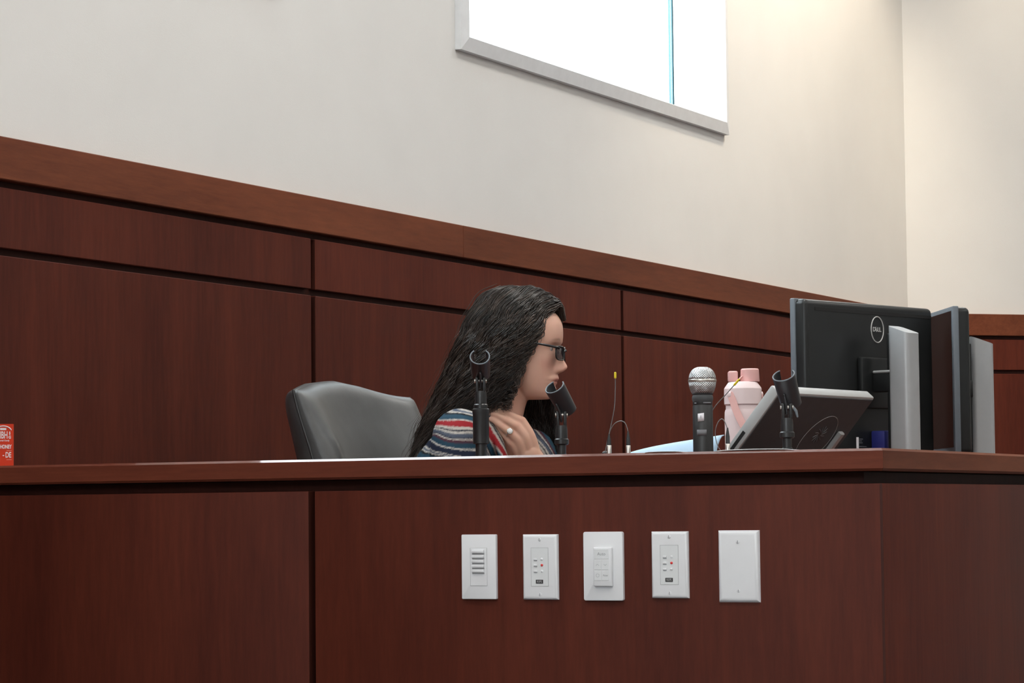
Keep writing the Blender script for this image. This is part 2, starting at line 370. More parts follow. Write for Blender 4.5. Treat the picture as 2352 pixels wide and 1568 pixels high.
# windows in the painted wall (frame proud of the wall, two panes and a joint)
def wall_window(name, y0, y1, z0, z1, ymul):
    o = struct(bpy.data.objects.new(name, None)); COL.objects.link(o); o.location = (XW, y0, z0)
    Wd, Ht = y1-y0, z1-z0
    fo = 0.052                                    # face width of the casing
    def prism(nm, pts2, axis, s0, s1, mat='window_alu'):
        pass
    # sloping casing profile in (across, out): from the opening edge outward, mitred corners
    prof = [(-0.002, 0.002), (-0.002, 0.0255), (0.0, 0.027), (0.038, 0.019), (0.038, 0.0005)]
    corners = [(0, 0), (Wd, 0), (Wd, Ht), (0, Ht)]; sgn = [(-1, -1), (1, -1), (1, 1), (-1, 1)]
    names = ['frame_bottom', 'frame_side', 'frame_top', 'frame_side']
    for i in range(4):
        j = (i+1) % 4; v = []; f = []
        for (cx_, cz_), (sx_, sz_) in ((corners[i], sgn[i]), (corners[j], sgn[j])):
            for a, out in prof: v.append((out, cx_ + sx_*a, cz_ + sz_*a))
        k = len(prof)
        for p in range(k-1): f.append((p, p+1, k+p+1, k+p))
        f.append((k-1, 0, k, 2*k-1)); f.append(tuple(range(k))[::-1]); f.append(tuple(range(k, 2*k)))
        pydata(names[i], v, f, 'window_alu', o)
    jy = ymul - y0
    for a, b_ in ((0.0, jy-0.0065), (jy+0.0065, Wd)):
        box('pane', (0.019, a+0.0005, 0.0005), (0.024, b_-0.0005, Ht-0.0005), 'window_glass', o)
    box('pane_joint', (0.012, jy-0.0065, 0.001), (0.0255, jy+0.0065, Ht-0.001), 'teal_seal', o)
    return o
wall_window('window_1', *W1_WIN, 3.7931)
wall_window('window_2', *W0_WIN, 0.86)

# ------------------------------------------------------------------ the desk
TOP = 1.2425; SLB = 1.2048; PT = 1.184; CTR = 1.14
LEDGE = 0.15
desk = thing('council_desk', 'dark cherry wood desk front carrying the white wall plates, ledge on top', 'desk', (0, 0, 0))
desk_b = thing('council_desk', 'dark cherry wood desk front right of the corner, below the monitors', 'desk', (0, 0, 0))
def slab_prism(name, pts, z0, z1, mat, bevel=0.0, front=None, parent=None):
    bm = bmesh.new(); vb = [bm.verts.new((x, y, z0)) for x, y in pts]; vt = [bm.verts.new((x, y, z1)) for x, y in pts]; n = len(pts)
    bm.faces.new(vb[::-1]); bm.faces.new(vt)
    for i in range(n): bm.faces.new((vb[i], vb[(i+1) % n], vt[(i+1) % n], vt[i]))
    if bevel:
        es = [e for e in bm.edges if front(e)]
        bmesh.ops.bevel(bm, geom=es, offset=bevel, segments=1, affect='EDGES', profile=0.5)
    o = from_bm(name, bm, mat, parent)
    if bevel and mat == 'cherry_front':            # the arris is worn to a high polish
        o.data.materials.append(M['cherry_ledge'])
        for p_ in o.data.polygons:
            if 0.5 < p_.normal.z < 0.9: p_.material_index = 1
    return o
XL = XW+0.04
LY = 6.6
def run(nm, off0, off1, z0, z1, mat, mat_b=None, bevel=0.0):
    """one moulding round the desk corner: a length on each desk front, mitred, between two set-backs"""
    e = 0.0002
    slab_prism(nm, [(XL, off0), (-off0-e, off0), (-off1-e, off1), (XL, off1)], z0, z1, mat, bevel,
               (lambda q: all(abs(v.co.y-off0) < 1e-6 for v in q.verts) and abs(q.verts[0].co.x-q.verts[1].co.x) > 0.1), desk)
    slab_prism(nm, [(-off0, off0), (-off0, LY), (-off1, LY), (-off1, off1)], z0, z1, mat_b or mat, bevel,
               (lambda q: all(abs(v.co.x+off0) < 1e-6 for v in q.verts) and abs(q.verts[0].co.y-q.verts[1].co.y) > 0.1), desk_b)
run('ledge_top', 0.0, LEDGE, SLB, TOP, 'cherry_front', 'cherry_along_y', 0.0042)
run('core', 0.060, 0.09, 0.0, SLB-0.0005, 'groove_black')
run('reveal_strip', 0.052, 0.0595, PT-0.05, SLB-0.001, 'cherry_shaded')  # dark colour paints the shade under the ledge overhang
run('plinth', 0.02, 0.059, 0.0, 0.104, 'cherry_along_x', 'cherry_along_y')
run('ledge_back', 0.0905, 0.105, CTR-0.2, SLB-0.0005, 'cherry_along_x', 'cherry_along_y')
FP = 0.003
def front_panel(lo, hi, par):
    return shade_edges(box('front_panel', lo, hi, 'cherry_upright', par, 0.0016, 2), (1, 0, 0) if par is desk else (0, 1, 0))
front_panel((XL, FP, 0.11), (-1.1085, 0.051, PT), desk); front_panel((-1.0955, FP, 0.11), (-0.0075, 0.051, PT), desk)
front_panel((-0.028, 0.0035, 0.11), (-FP, 1.19, PT), desk_b)
for k in range(4): front_panel((-0.028, 1.203+k*1.3, 0.11), (-FP, 2.49+k*1.3, PT), desk_b)
box('corner_bead', (-0.012, 0.006, 0.11), (-0.006, 0.012, PT), 'cherry_upright', desk, 0.001, 1)
# work counter behind the ledge
counter = thing('work_counter', 'lower wooden work counter behind the desk ledge, under microphones and monitors', 'counter', (0, 0, DAIS))
def cpart(nm, pts, z0, z1, mat): 
    o = slab_prism(nm, pts, z0-DAIS, z1-DAIS, mat, parent=counter); return o
cpart('worktop', [(XL, 0.1055), (-0.1055, 0.1055), (-0.1055, LY), (-0.78, LY), (-0.78, 0.52), (XL, 0.52)], CTR-0.03, CTR, 'cherry_along_x')
for (x, y) in ((-0.76, 0.50), (-0.76, 2.5), (-0.76, 5.0), (-1.9, 0.50)):
    cpart('leg_panel', [(x, y-0.02), (x+0.03, y-0.02), (x+0.03, y), (x, y)], DAIS, CTR-0.0305, 'cherry_upright')

# ------------------------------------------------------------------ wall plates on the desk front
def plate_body(name, wd, ht, root, bev, chamfer):
    """plate with its back on the desk; local x across, z up, -y outwards"""
    bm = bmesh.new(); t = 0.0065
    bm_box(bm, (-wd/2, -t, -ht/2), (wd/2, 0, ht/2))
    fe = [e for e in bm.edges if all(v.co.y < -t+1e-6 for v in e.verts)]
    if chamfer: bmesh.ops.bevel(bm, geom=fe, offset=chamfer, segments=4, affect='EDGES', profile=0.55)
    else:
        ve = [e for e in bm.edges if abs(e.verts[0].co.y-e.verts[1].co.y) > 0.004]
        bmesh.ops.bevel(bm, geom=ve, offset=bev, segments=4, affect='EDGES', profile=0.5)
        fe = [e for e in bm.edges if all(v.co.y < -t+1e-6 for v in e.verts)]
        bmesh.ops.bevel(bm, geom=fe, offset=0.0012, segments=2, affect='EDGES', profile=0.5)
    return from_bm(name, bm, 'plate_white', root, angle=0.5)
YF = FP - 0.0003
def plate_root(x, z, label, cat, nm): return thing(nm, label, cat, (x, YF, z))
FR = basis((1, 0, 0), (0, 0, 1), (0, -1, 0))             # text plane on a plate
def tm(x, y, z): q = FR.copy(); q.translation = Vector((x, y, z)); return q
def outline(root, x0, x1, z0, z1, y, name='inset_gap', t=0.0006):
    for lo, hi in (((x0, z0), (x1, z0+t)), ((x0, z1-t), (x1, z1)), ((x0, z0), (x0+t, z1)), ((x1-t, z0), (x1, z1))):
        box(name, (lo[0], y-0.0002, lo[1]), (hi[0], y+0.0004, hi[1]), 'plate_line', root)
def screws(root, zs, y):
    for z in zs:
        s = lathe('screw', [(0.0032, 0), (0.0030, 0.0007), (0.0018, 0.0011)], 'plate_white', root, 16, basis((1, 0, 0), (0, 0, 1), (0, -1, 0), (0, y, z)))
        box('slot', (-0.0004, y-0.0016, z-0.0024), (0.0005, y-0.0011, z+0.0024), 'print_grey', s)
# 1: five louvre buttons
p = plate_root(-0.7536, 1.0458, 'white keypad plate with five stacked ribbed buttons, leftmost on the desk front', 'wall plate', 'keypad_plate')
plate_body('plate', 0.0690, 0.1145, p, 0.0020, 0)
box('inset', (-0.0165, -0.0072, -0.0335), (0.0165, -0.006, 0.033), 'plate_white', p, 0.0004, 1); outline(p, -0.0170, 0.0170, -0.0340, 0.0335, -0.0066)
for k in range(5):
    z = 0.0265 - k*0.0086
    bt = box('button', (-0.0125, -0.0118, z-0.0024), (0.0118, -0.0070, z+0.0033), 'plate_white', p, 0.0016, 2)
    box('lip', (-0.0125, -0.0076, z-0.0048), (0.0118, -0.0071, z-0.0024), 'plate_line', bt)
# 2 and 4: remote level plates
def remote_plate(x, z, label):
    p = plate_root(x, z, label, 'wall plate', 'control_plate')
    plate_body('plate', 0.0690, 0.1145, p, 0.001, 0.0062)
    box('inset', (-0.0165, -0.0068, -0.0335), (0.0165, -0.006, 0.0335), 'plate_inset', p); outline(p, -0.0170, 0.0170, -0.0340, 0.0340, -0.0066)
    screws(p, (0.0482, -0.0482), -0.0064)
    for k in range(3):
        z_ = 0.0135 - k*0.0105
        b_ = box('button', (-0.0115, -0.0086, z_-0.0016), (-0.0045, -0.0067, z_+0.0020), 'plate_white', p, 0.0009, 2)
        box('button_shade', (-0.0112, -0.0078, z_-0.0024), (-0.0048, -0.0068, z_-0.0016), 'print_grey', b_)
        lathe('indicator_light', [(0.0023, 0), (0.0022, 0.0012), (0.0012, 0.002)], 'led_red' if k == 1 else 'plate_white', p, 18, basis((1, 0, 0), (0, 0, 1), (0, -1, 0), (0.0045, -0.0067, z_+0.0003)))
    lg = box('logo', (-0.0075, -0.0072, -0.0290), (0.0065, -0.0067, -0.0222), 'logo_dark', p)
    text('lettering', 'RSPE', 0.0058, 'logo_light', lg, tm(-0.0005, -0.0074, -0.0256), 0.0002, xscale=0.82)
remote_plate(-0.6330, 1.0455, 'white remote plate with red indicator light, second from the left on the desk front')
remote_plate(-0.3857, 1.0493, 'white remote plate with red indicator light, fourth from the left beside the blank plate')
# 3: wireless remote in a plain plate
p = plate_root(-0.5107, 1.0470, 'rounded white plate holding a slim raised keypad marked Auto, middle one', 'wall plate', 'remote_plate')
plate_body('plate', 0.0755, 0.1192, p, 0.0035, 0)
rm = box('remote', (-0.0160, -0.0135, -0.0350), (0.0195, -0.006, 0.0330), 'plate_white', p, 0.0022, 3)
for z0, z1, xs in ((0.0125, 0.0300, ((-0.0135, 0.0140),)), (-0.0062, 0.0112, ((-0.0135, 0.0000), (0.0008, 0.0140))), (-0.0245, -0.0075, ((-0.0135, 0.0000), (0.0008, 0.0140)))):
    for a, b_ in xs: box('key', (a, -0.0141, z0), (b_, -0.0132, z1), 'plate_inset', rm, 0.0004, 1)
text('lettering', 'Auto', 0.0075, 'print_grey', rm, tm(0.0005, -0.0142, 0.0212), 0.0001)
text('lettering', 'Raise', 0.0042, 'print_grey', rm, tm(0.0078, -0.0142, -0.0158), 0.0001)
for sx_, zz_ in ((-0.0072, 1), (0.0075, -1)):
    for s_ in (-1, 1):
        tube('arrow', [(sx_, -0.0142, 0.0026+0.0013*zz_), (sx_+s_*0.0028, -0.0142, 0.0026-0.0013*zz_)], 0.00022, 'print_grey', rm, 6)
a_ = np.linspace(0, 2*PI, 25); tube('circle_mark', [(-0.0070+0.0030*math.cos(t), -0.0142, -0.0158+0.0030*math.sin(t)) for t in a_], 0.0002, 'print_grey', rm, 6)
# 5: blank
p = plate_root(-0.2591, 1.0468, 'plain blank white plate with two screws, rightmost on the desk front', 'wall plate', 'blank_plate')
plate_body('plate', 0.0750, 0.1218, p, 0.001, 0.0085); screws(p, (0.0415, -0.0415), -0.0064)

# ------------------------------------------------------------------ chair
def make_chair():
    ch = thing('desk_chair', 'black leather high-back office chair standing behind the woman', 'chair', (-1.338, 0.90, DAIS))
    X0 = 1.28; 
    rows = []; seg = 72; Wd = 0.515
    # v from the crest downwards: height above dais, centre x (local), half thickness
    spec = [(1.012, -0.245, 0.003), (1.011, -0.244, 0.016), (1.004, -0.243, 0.030), (0.990, -0.240, 0.040), (0.965, -0.233, 0.046), (0.93, -0.221, 0.050), (0.88, -0.203, 0.056), (0.80, -0.178, 0.062), (0.70, -0.152, 0.066), (0.60, -0.130, 0.068), (0.50, -0.112, 0.066), (0.44, -0.103, 0.055), (0.43, -0.102, 0.02)]
    spec = spline(spec, 4); v = []; f = []
    for i, (h, xc, ht) in enumerate(spec):
        ht = max(ht, 0.002); top = max(0, 1 - (1.012-h)/0.35)
        for k in range(seg):
            a = 2*PI*k/seg; c, s_ = math.cos(a), math.sin(a); n_ = 5.0
            ex = abs(c)**(2/2.6)*math.copysign(1, c); ey = abs(s_)**(2/n_)*math.copysign(1, s_)
            hw_ = Wd/2 - 0.012*max(0, 1-ht/0.03)
            y = hw_*ey; bend = 0.075*(1-(y/(Wd/2))**2)
            bol = 0.018*math.exp(-((abs(y)-0.215)/0.035)**2)*(1 if c > 0 else 0)*min(1, (1.012-h)/0.12)
            x = xc + ht*ex - bend*0.9 + 0.058 + bol
            zt = h + top*(0.030*(math.cos(PI*min(1, abs(y)/(Wd/2)))*0.5+0.5)) - top*0.006
            v.append((x, y, zt))
    n = len(spec)
    for i in range(n-1):
        for k in range(seg):
            k2 = (k+1) % seg; f.append((i*seg+k, i*seg+k2, (i+1)*seg+k2, (i+1)*seg+k))
    f.append(tuple(range(seg))[::-1]); f.append(tuple((n-1)*seg+k for k in range(seg)))
    bk = pydata('backrest', v, f, 'black_leather', ch, True)
    # piping along the near and far side edge of the back cushion
    for sgn_ in (-1, 1):
        pp = [(xc + 0.058 - 0.004 + 0.0*ht, sgn_*(Wd/2+0.0005), h) for h, xc, ht in spec[8::4]]
        tube('piping', pp, 0.0028, 'black_plastic', bk, 8)
    box('seat', (-0.27, -0.27, 0.37), (0.27, 0.27, 0.475), 'black_leather', ch, 0.04, 4)
    for s_ in (-1, 1):
        tube('armrest', [(-0.15, s_*0.29, 0.40), (-0.14, s_*0.32, 0.52), (-0.08, s_*0.32, 0.585), (0.15, s_*0.32, 0.58), (0.20, s_*0.31, 0.54), (0.18, s_*0.28, 0.42)], 0.022, 'black_plastic', ch, 12, 5)
    lathe('gas_column', [(0.03, 0.09), (0.03, 0.22), (0.022, 0.22), (0.022, 0.36), (0.08, 0.368)], 'stand_black', ch, 24)
    for k in range(5):
        a = 2*PI*k/5+0.3; c, s_ = math.cos(a), math.sin(a)
        lg = tube('leg', [(0.02*c, 0.02*s_, 0.11), (0.16*c, 0.16*s_, 0.10), (0.29*c, 0.29*s_, 0.075)], [0.024, 0.020, 0.014], 'stand_black', ch, 10)
        lathe('caster', [(0.016, -0.011), (0.029, -0.008), (0.029, 0.008), (0.016, 0.011)], 'black_plastic', lg, 20, basis((0, 0, 1), (-s_, c, 0), (c, s_, 0), (0.29*c, 0.29*s_, 0.030)) if False else basis((c, s_, 0), (0, 0, 1), (s_, -c, 0), (0.29*c, 0.29*s_, 0.030)))
    return ch
make_chair()

# ------------------------------------------------------------------ monitors
def monitor(nm, label, left_top, ang, ztop, wd, ht, col_off, with_back_details):
    """left_top: plan position of the top edge end; ang: plan direction of the width; +y local is the back side"""
    c, s_ = math.cos(ang), math.sin(ang)
    ctr = (left_top[0]+c*wd/2, left_top[1]+s_*wd/2)
    root = thing(nm, label, 'monitor', (ctr[0], ctr[1], CTR), ang)
    # local frame: x along width, -y is the back (to the right of travel), z up; panel bottom at zb
    zt = ztop-CTR; zb = zt-ht
    bz = box('bezel', (-wd/2, 0.0, zb), (wd/2, 0.014, zt), 'slate_bezel', root, 0.0025, 2)
    box('screen', (-wd/2+0.012, 0.0135, zb+0.018), (wd/2-0.012, 0.0148, zt-0.010), 'screen_dark', root)
    bm = bmesh.new(); bm_box(bm, (-wd/2+0.003, -0.026, zb+0.002), (wd/2-0.003, 0.0, zt-0.002), 0.012, 4, edges=lambda e: all(v.co.y < -0.02 for v in e.verts) or abs(e.verts[0].co.y-e.verts[1].co.y) > 0.02)
    bk = from_bm('back_cover', bm, 'monitor_back', root, angle=0.7)
    box('vent_slot', (-wd/2+0.035, -0.0268, zt-0.026), (wd/2-0.012, -0.0255, zt-0.019), 'slot_black', bk)
    zc = zt-0.5*ht
    box('mount_plate', (-0.055, -0.040, zc-0.065), (0.055, -0.0262, zc+0.045), 'monitor_back', root, 0.004, 2)
    ar = box('mount_arm', (-0.020, -0.105, zc-0.03), (0.020, -0.040, zc+0.010), 'monitor_back', root, 0.004, 2)
    # stand column with slanted top
    cw, cdp = 0.025, 0.026; y0 = -col_off-cdp; y1 = -col_off+cdp; ct = zt-0.060
    bm = bmesh.new(); vs = []
    for (x, y, z) in ((-cw, y0, 0.012), (cw, y0, 0.012), (cw, y1, 0.012), (-cw, y1, 0.012), (-cw, y0, ct-0.012), (cw, y0, ct-0.012), (cw, y1, ct+0.006), (-cw, y1, ct+0.006)): vs.append(bm.verts.new((x, y, z)))
    for q_ in ((3, 2, 1, 0), (4, 5, 6, 7), (0, 1, 5, 4), (1, 2, 6, 5), (2, 3, 7, 6), (3, 0, 4, 7)): bm.faces.new([vs[i] for i in q_])
    es = [e for e in bm.edges if abs(e.verts[0].co.z-e.verts[1].co.z) > 0.1]
    bmesh.ops.bevel(bm, geom=es, offset=0.011, segments=5, affect='EDGES', profile=0.5)
    cl = from_bm('stand_column', bm, 'silver_plastic', root, angle=0.6)
    lathe('cable_hole', [(0.007, 0), (0.007, 0.002)], 'slot_black', cl, 20, basis((1, 0, 0), (0, 0, 1), (0, -1, 0), (0.0, y0+0.0012, 0.118)))
    box('column_front', (-0.017, y1-0.002, 0.012), (0.017, y1+0.008, ct-0.010), 'monitor_back', root, 0.003, 2)
    box('stand_base', (-0.125, -col_off-0.05, 0.0), (0.125, -col_off+0.15, 0.012), 'silver_plastic', root, 0.004, 2)
    # badge: ring and letters on the back
    BK = basis((-1, 0, 0), (0, 0, 1), (0, 1, 0))       # seen from the back x runs the other way
    def bt(x, z, y=-0.0265): q_ = basis((1, 0, 0), (0, 0, 1), (0, -1, 0), (x, y, z)); return q_
    zl = zt-0.058; xl = 0.020
    a = np.linspace(0, 2*PI, 41)
    rg = tube('badge', [(xl+0.0225*math.cos(t), -0.0268, zl+0.0280*math.sin(t)) for t in a], 0.0013, 'logo_silver', bk, 8)
    for ch_, dx, ro in (('D', -0.0112, 0), ('E', -0.0034, 0.65), ('L', 0.0042, 0), ('L', 0.0110, 0)):
        text('lettering', ch_, 0.0135, 'logo_silver', rg, bt(xl+dx, zl) @ Matrix.Rotation(ro, 4, 'Z'), 0.0004, bold=0.0003)
    if with_back_details:
        br = box('bracket_cap', (-0.020, -0.105, zc+0.010), (0.026, -0.040, zc+0.016), 'silver_plastic', root, 0.002, 1)
        box('port_label', (-0.063, -0.0268, zb+0.012), (-0.055, -0.0262, zb+0.038), 'sticker_white', bk)
        for z_, a_, b_ in ((0.034, -0.053, -0.040), (0.030, -0.053, -0.044), (0.026, -0.053, -0.041), (0.018, -0.053, -0.027), (0.009, -0.049, -0.043), (0.009, -0.037, -0.031)):
            box('label_line', (a_, -0.0267, zb+z_-0.0007), (b_, -0.0262, zb+z_+0.0007), 'sticker_grey', bk)
        pg = box('video_plug', (-0.010, -0.062, zb+0.010), (0.012, -0.0265, zb+0.052), 'plug_blue', root, 0.003, 2)
        tube('cable', [(0.0, -0.045, zb+0.012), (0.0, -0.050, 0.06), (0.004, -0.07, 0.03), (0.002, -0.085, 0.013)], 0.0035, 'black_plastic', pg, 8, 5)
    return root
monitor('computer_monitor', 'black monitor with its badge and silver stand column turned to the viewer', (-0.5436, 1.0539), math.radians(72.9), 1.585, 0.472, 0.330, 0.110, True)
ma = math.radians(-59.5+180)
monitor('computer_monitor', 'monitor seen nearly edge-on with dark screen, right of the badged one', (-0.3160, 1.4750), ma, 1.585, 0.472, 0.330, 0.105, False)

# ------------------------------------------------------------------ touch display, tilted, back to the viewer
def touch_display():
    ang = math.radians(80.6); tau = math.radians(41); wd, ln, th = 0.378, 0.270, 0.024
    A = Vector((-0.3700, 0.4790, 1.3673)); u = Vector((math.cos(ang), math.sin(ang), 0)); nb = Vector((math.sin(ang), -math.cos(ang), 0))
    vv = zz*math.cos(tau) + nb*math.sin(tau); nn = u.cross(vv); nn = -nn if nn.dot(nb) < 0 else nn      # outward back normal
    A = A + nn*th*0.45; bottom = A - vv*ln
    root = thing('touch_display', 'dark grey tilted touch display with round vent on its back, before the monitors', 'display', (bottom.x+u.x*wd/2, bottom.y+u.y*wd/2, CTR))
    mtx = basis(u, vv, nn, A) ; mtx = Matrix.Translation(-Vector(root.location)) @ mtx
    # local: x along width, y from -ln (bottom) to 0 (top), z outward at the back
    box('bezel', (0, -ln, -th), (wd, 0, -0.0015), 'touch_edge', root, 0.0035, 2, mtx)
    bk = box('back_cover', (0.004, -ln+0.004, -0.003), (wd-0.004, -0.005, 0.0), 'dark_grey_plastic', root, 0.001, 1, mtx)
    box('screen', (0.012, -ln+0.012, -th-0.0008), (wd-0.012, -0.012, -th+0.001), 'screen_dark', root, 0, 1, mtx)
    cx_, cy_ = 0.262, -0.096
    a = np.linspace(0, 2*PI, 49)
    def P(x, y, z): return tuple(mtx @ Vector((x, y, z)))
    tube('circle_groove', [P(cx_+0.056*math.cos(t), cy_-0.012+0.058*math.sin(t), 0.0) for t in a], 0.0006, 'touch_edge', bk, 6)
    for k in range(12):
        t0 = 2*PI*k/12
        tube('vent_blade', [P(cx_+r*math.cos(t0+r*18), cy_+r*math.sin(t0+r*18), 0.0002) for r in np.linspace(0.006, 0.021, 8)], [0.0004, 0.0007, 0.0009, 0.0010, 0.0010, 0.0009, 0.0007, 0.0004], 'sticker_grey', bk, 6)
    box('side_port', (-0.0006, -0.175, -0.016), (0.001, -0.105, -0.009), 'slot_black', root, 0, 1, mtx)
    # stand: hinged strut and foot
    box('hinge_bar', (0.324, -0.200, 0.0), (0.340, -0.085, 0.010), 'touch_edge', root, 0.002, 1, mtx)
    top = mtx @ Vector((wd/2, -0.19, 0.004)); ft = Vector((nb.x*0.155, nb.y*0.155, 0.0185))
    tube('strut', [top, (top*0.45+ft*0.55), ft], [0.010, 0.010, 0.010], 'black_plastic', root, 12)
    fm = basis(u, -nb, zz, (nb.x*0.08, nb.y*0.08, 0))
    box('foot', (-0.11, -0.09, 0.0), (0.11, 0.085, 0.009), 'black_plastic', root, 0.003, 1, fm)
    return root
touch_display()

# ------------------------------------------------------------------ handheld microphone
def handheld_mic():
    r = thing('handheld_microphone', 'black wireless handheld microphone with silver ball grille standing upright', 'microphone', (-0.4450, 0.300, CTR), 0.35)
    lathe('handle', [(0.016, 0.0), (0.0180, 0.004), (0.0180, 0.060), (0.0186, 0.075), (0.0186, 0.192), (0.0176, 0.1935), (0.0176, 0.1945), (0.0182, 0.196), (0.0182, 0.2005)], 'black_plastic', r, 48)
    lathe('collar', [(0.0182, 0.2005), (0.0195, 0.204), (0.0195, 0.209), (0.0178, 0.2125), (0.0200, 0.2145)], 'dark_grey_plastic', r, 48)
    gr = lathe('grille', [(0.0185, 0.2145), (0.0215, 0.219), (0.0243, 0.2275), (0.0254, 0.2365)] , 'mic_grille', r, 64, sharp=3)
    lathe('grille_band', [(0.0254, 0.2362), (0.0261, 0.2372), (0.0261, 0.2402), (0.0254, 0.2412)], 'nickel', r, 64)
    lathe('grille_dome', [(0.0254, 0.2410), (0.0249, 0.2455), (0.0235, 0.2505), (0.0212, 0.2552), (0.0180, 0.2592), (0.0140, 0.2620), (0.0090, 0.2637), (0.0005, 0.2642)], 'mic_grille', r, 64, sharp=3)
    def cyl_patch(nm, a0, a1, z0, z1, rad, mat, tilt=0.0):
        v = []; f = []; n = 6
        for i in range(n+1):
            a = a0+(a1-a0)*i/n
            for z in (z0, z1):
                zt = z + tilt*(a-(a0+a1)/2)*0.018
                v.append((rad*math.cos(a), rad*math.sin(a), zt)); 
        for i in range(n): f.append((2*i, 2*i+2, 2*i+3, 2*i+1))
        o = pydata(nm, v, f, mat, r, True)
        sm = o.modifiers.new('solid', 'SOLIDIFY'); sm.thickness = 0.0005; sm.offset = 1
        return o
    ca = math.atan2(CAM.y-0.30, CAM.x+0.445)-0.35
    st = cyl_patch('number_sticker', ca-0.50, ca+0.12, 0.1640, 0.1785, 0.0189, 'sticker_white', 0.12)
    am = ca-0.19; o_ = Vector((0.0196*math.cos(am), 0.0196*math.sin(am), 0.1713)); nx = Vector((math.cos(am), math.sin(am), 0))
    text('lettering', '1', 0.0085, 'logo_dark', st, basis(zz.cross(nx), zz, nx, o_), 0.0002)
    cyl_patch('display_window', ca-0.62, ca+0.35, 0.1375, 0.1485, 0.0189, 'sticker_grey')
    cyl_patch('label_bar', ca+0.05, ca+0.95, 0.1962, 0.1990, 0.0185, 'sticker_grey')
    cyl_patch('label_bar', ca-0.95, ca-0.65, 0.1962, 0.1980, 0.0185, 'sticker_grey')
    return r
handheld_mic()

# ------------------------------------------------------------------ drinking bottle
def bottle():
    r = thing('drink_bottle', 'pale pink drink bottle with two pink caps and a carry strap', 'bottle', (-0.6050, 0.905, CTR), YAW)
    r.scale = (1, 1, 1.032)
    R_ = 0.0375
    lathe('body', [(0.030, 0.0), (0.035, 0.004), (0.0358, 0.02), (0.0382, 0.12), (R_+0.001, 0.185), (R_+0.0005, 0.196), (R_-0.0010, 0.2005)], 'bottle_blush', r, 56)
    lathe('neck_ring', [(R_-0.0018, 0.2005), (R_-0.0018, 0.2095)], 'bottle_blush', r, 56)
    lathe('lid', [(R_-0.0005, 0.2095), (R_+0.0012, 0.2112), (R_+0.0012, 0.2420), (R_-0.0002, 0.2450), (0.0295, 0.2552), (0.020, 0.2562)], 'bottle_blush', r, 56, sharp=0.35)
    def capbox(nm, x0, x1, y0, y1, z0, z1, bev):
        return box(nm, (x0, y0, z0), (x1, y1, z1), 'cap_pink', r, bev, 3)
    capbox('spout_cap', -0.0300, -0.0105, -0.012, 0.012, 0.2560, 0.2775, 0.0035)
    lathe('drink_cap', [(0.0195, 0.2562), (0.0200, 0.2575), (0.0188, 0.2800), (0.0165, 0.2822)], 'cap_pink', r, 40, Matrix.Translation((0.0150, 0, 0)))
    # strap: a flat band from the left of the lid, drooping in front, up the right side
    P_ = spline([(-0.0290, -0.0270, 0.232), (-0.0235, -0.0335, 0.216), (-0.0170, -0.0400, 0.196), (-0.0040, -0.0480, 0.168), (0.0140, -0.0480, 0.147), (0.0330, -0.0380, 0.150), (0.0440, -0.0180, 0.175), (0.0440, 0.0, 0.205), (0.0385, 0.004, 0.230)], 8)
    v, f = [], []
    T_ = np.gradient(P_, axis=0); T_ /= np.linalg.norm(T_, axis=1)[:, None]
    for i, p_ in enumerate(P_):
        out = np.array([p_[0], p_[1]*1.0, 0.0]); out /= np.linalg.norm(out); lat = np.cross(T_[i], out); lat /= np.linalg.norm(lat); out = np.cross(lat, T_[i])
        for a, b_ in ((-1, -1), (1, -1), (1, 1), (-1, 1)): v.append(p_ + lat*0.0075*a + out*0.0012*b_)
    n = len(P_)
    for i in range(n-1):
        for k in range(4): f.append((i*4+k, i*4+(k+1) % 4, i*4+4+(k+1) % 4, i*4+4+k))
    f.append((3, 2, 1, 0)); f.append(tuple((n-1)*4+k for k in range(4)))
    st = pydata('carry_strap', v, f, 'strap_pink', r, True); st.data.set_sharp_from_angle(angle=0.8)
    for x_, y_, z_ in ((-0.0300, -0.0255, 0.230), (0.0390, 0.004, 0.230)):
        d_ = Vector((x_, y_, 0)).normalized()
        lathe('strap_pin', [(0.0065, 0), (0.0062, 0.0025), (0.004, 0.0035)], 'bottle_blush', r, 20, basis(zz.cross(d_), zz, d_, (d_.x*0.0385, d_.y*0.0385, z_)))
    tube('cap_tether', [(-0.002, -0.012, 0.2665), (-0.006, -0.015, 0.2635), (-0.0105, -0.018, 0.2578), (-0.0135, -0.019, 0.2540)], 0.0016, 'strap_pink', r, 8, 4)
    return r
bottle()

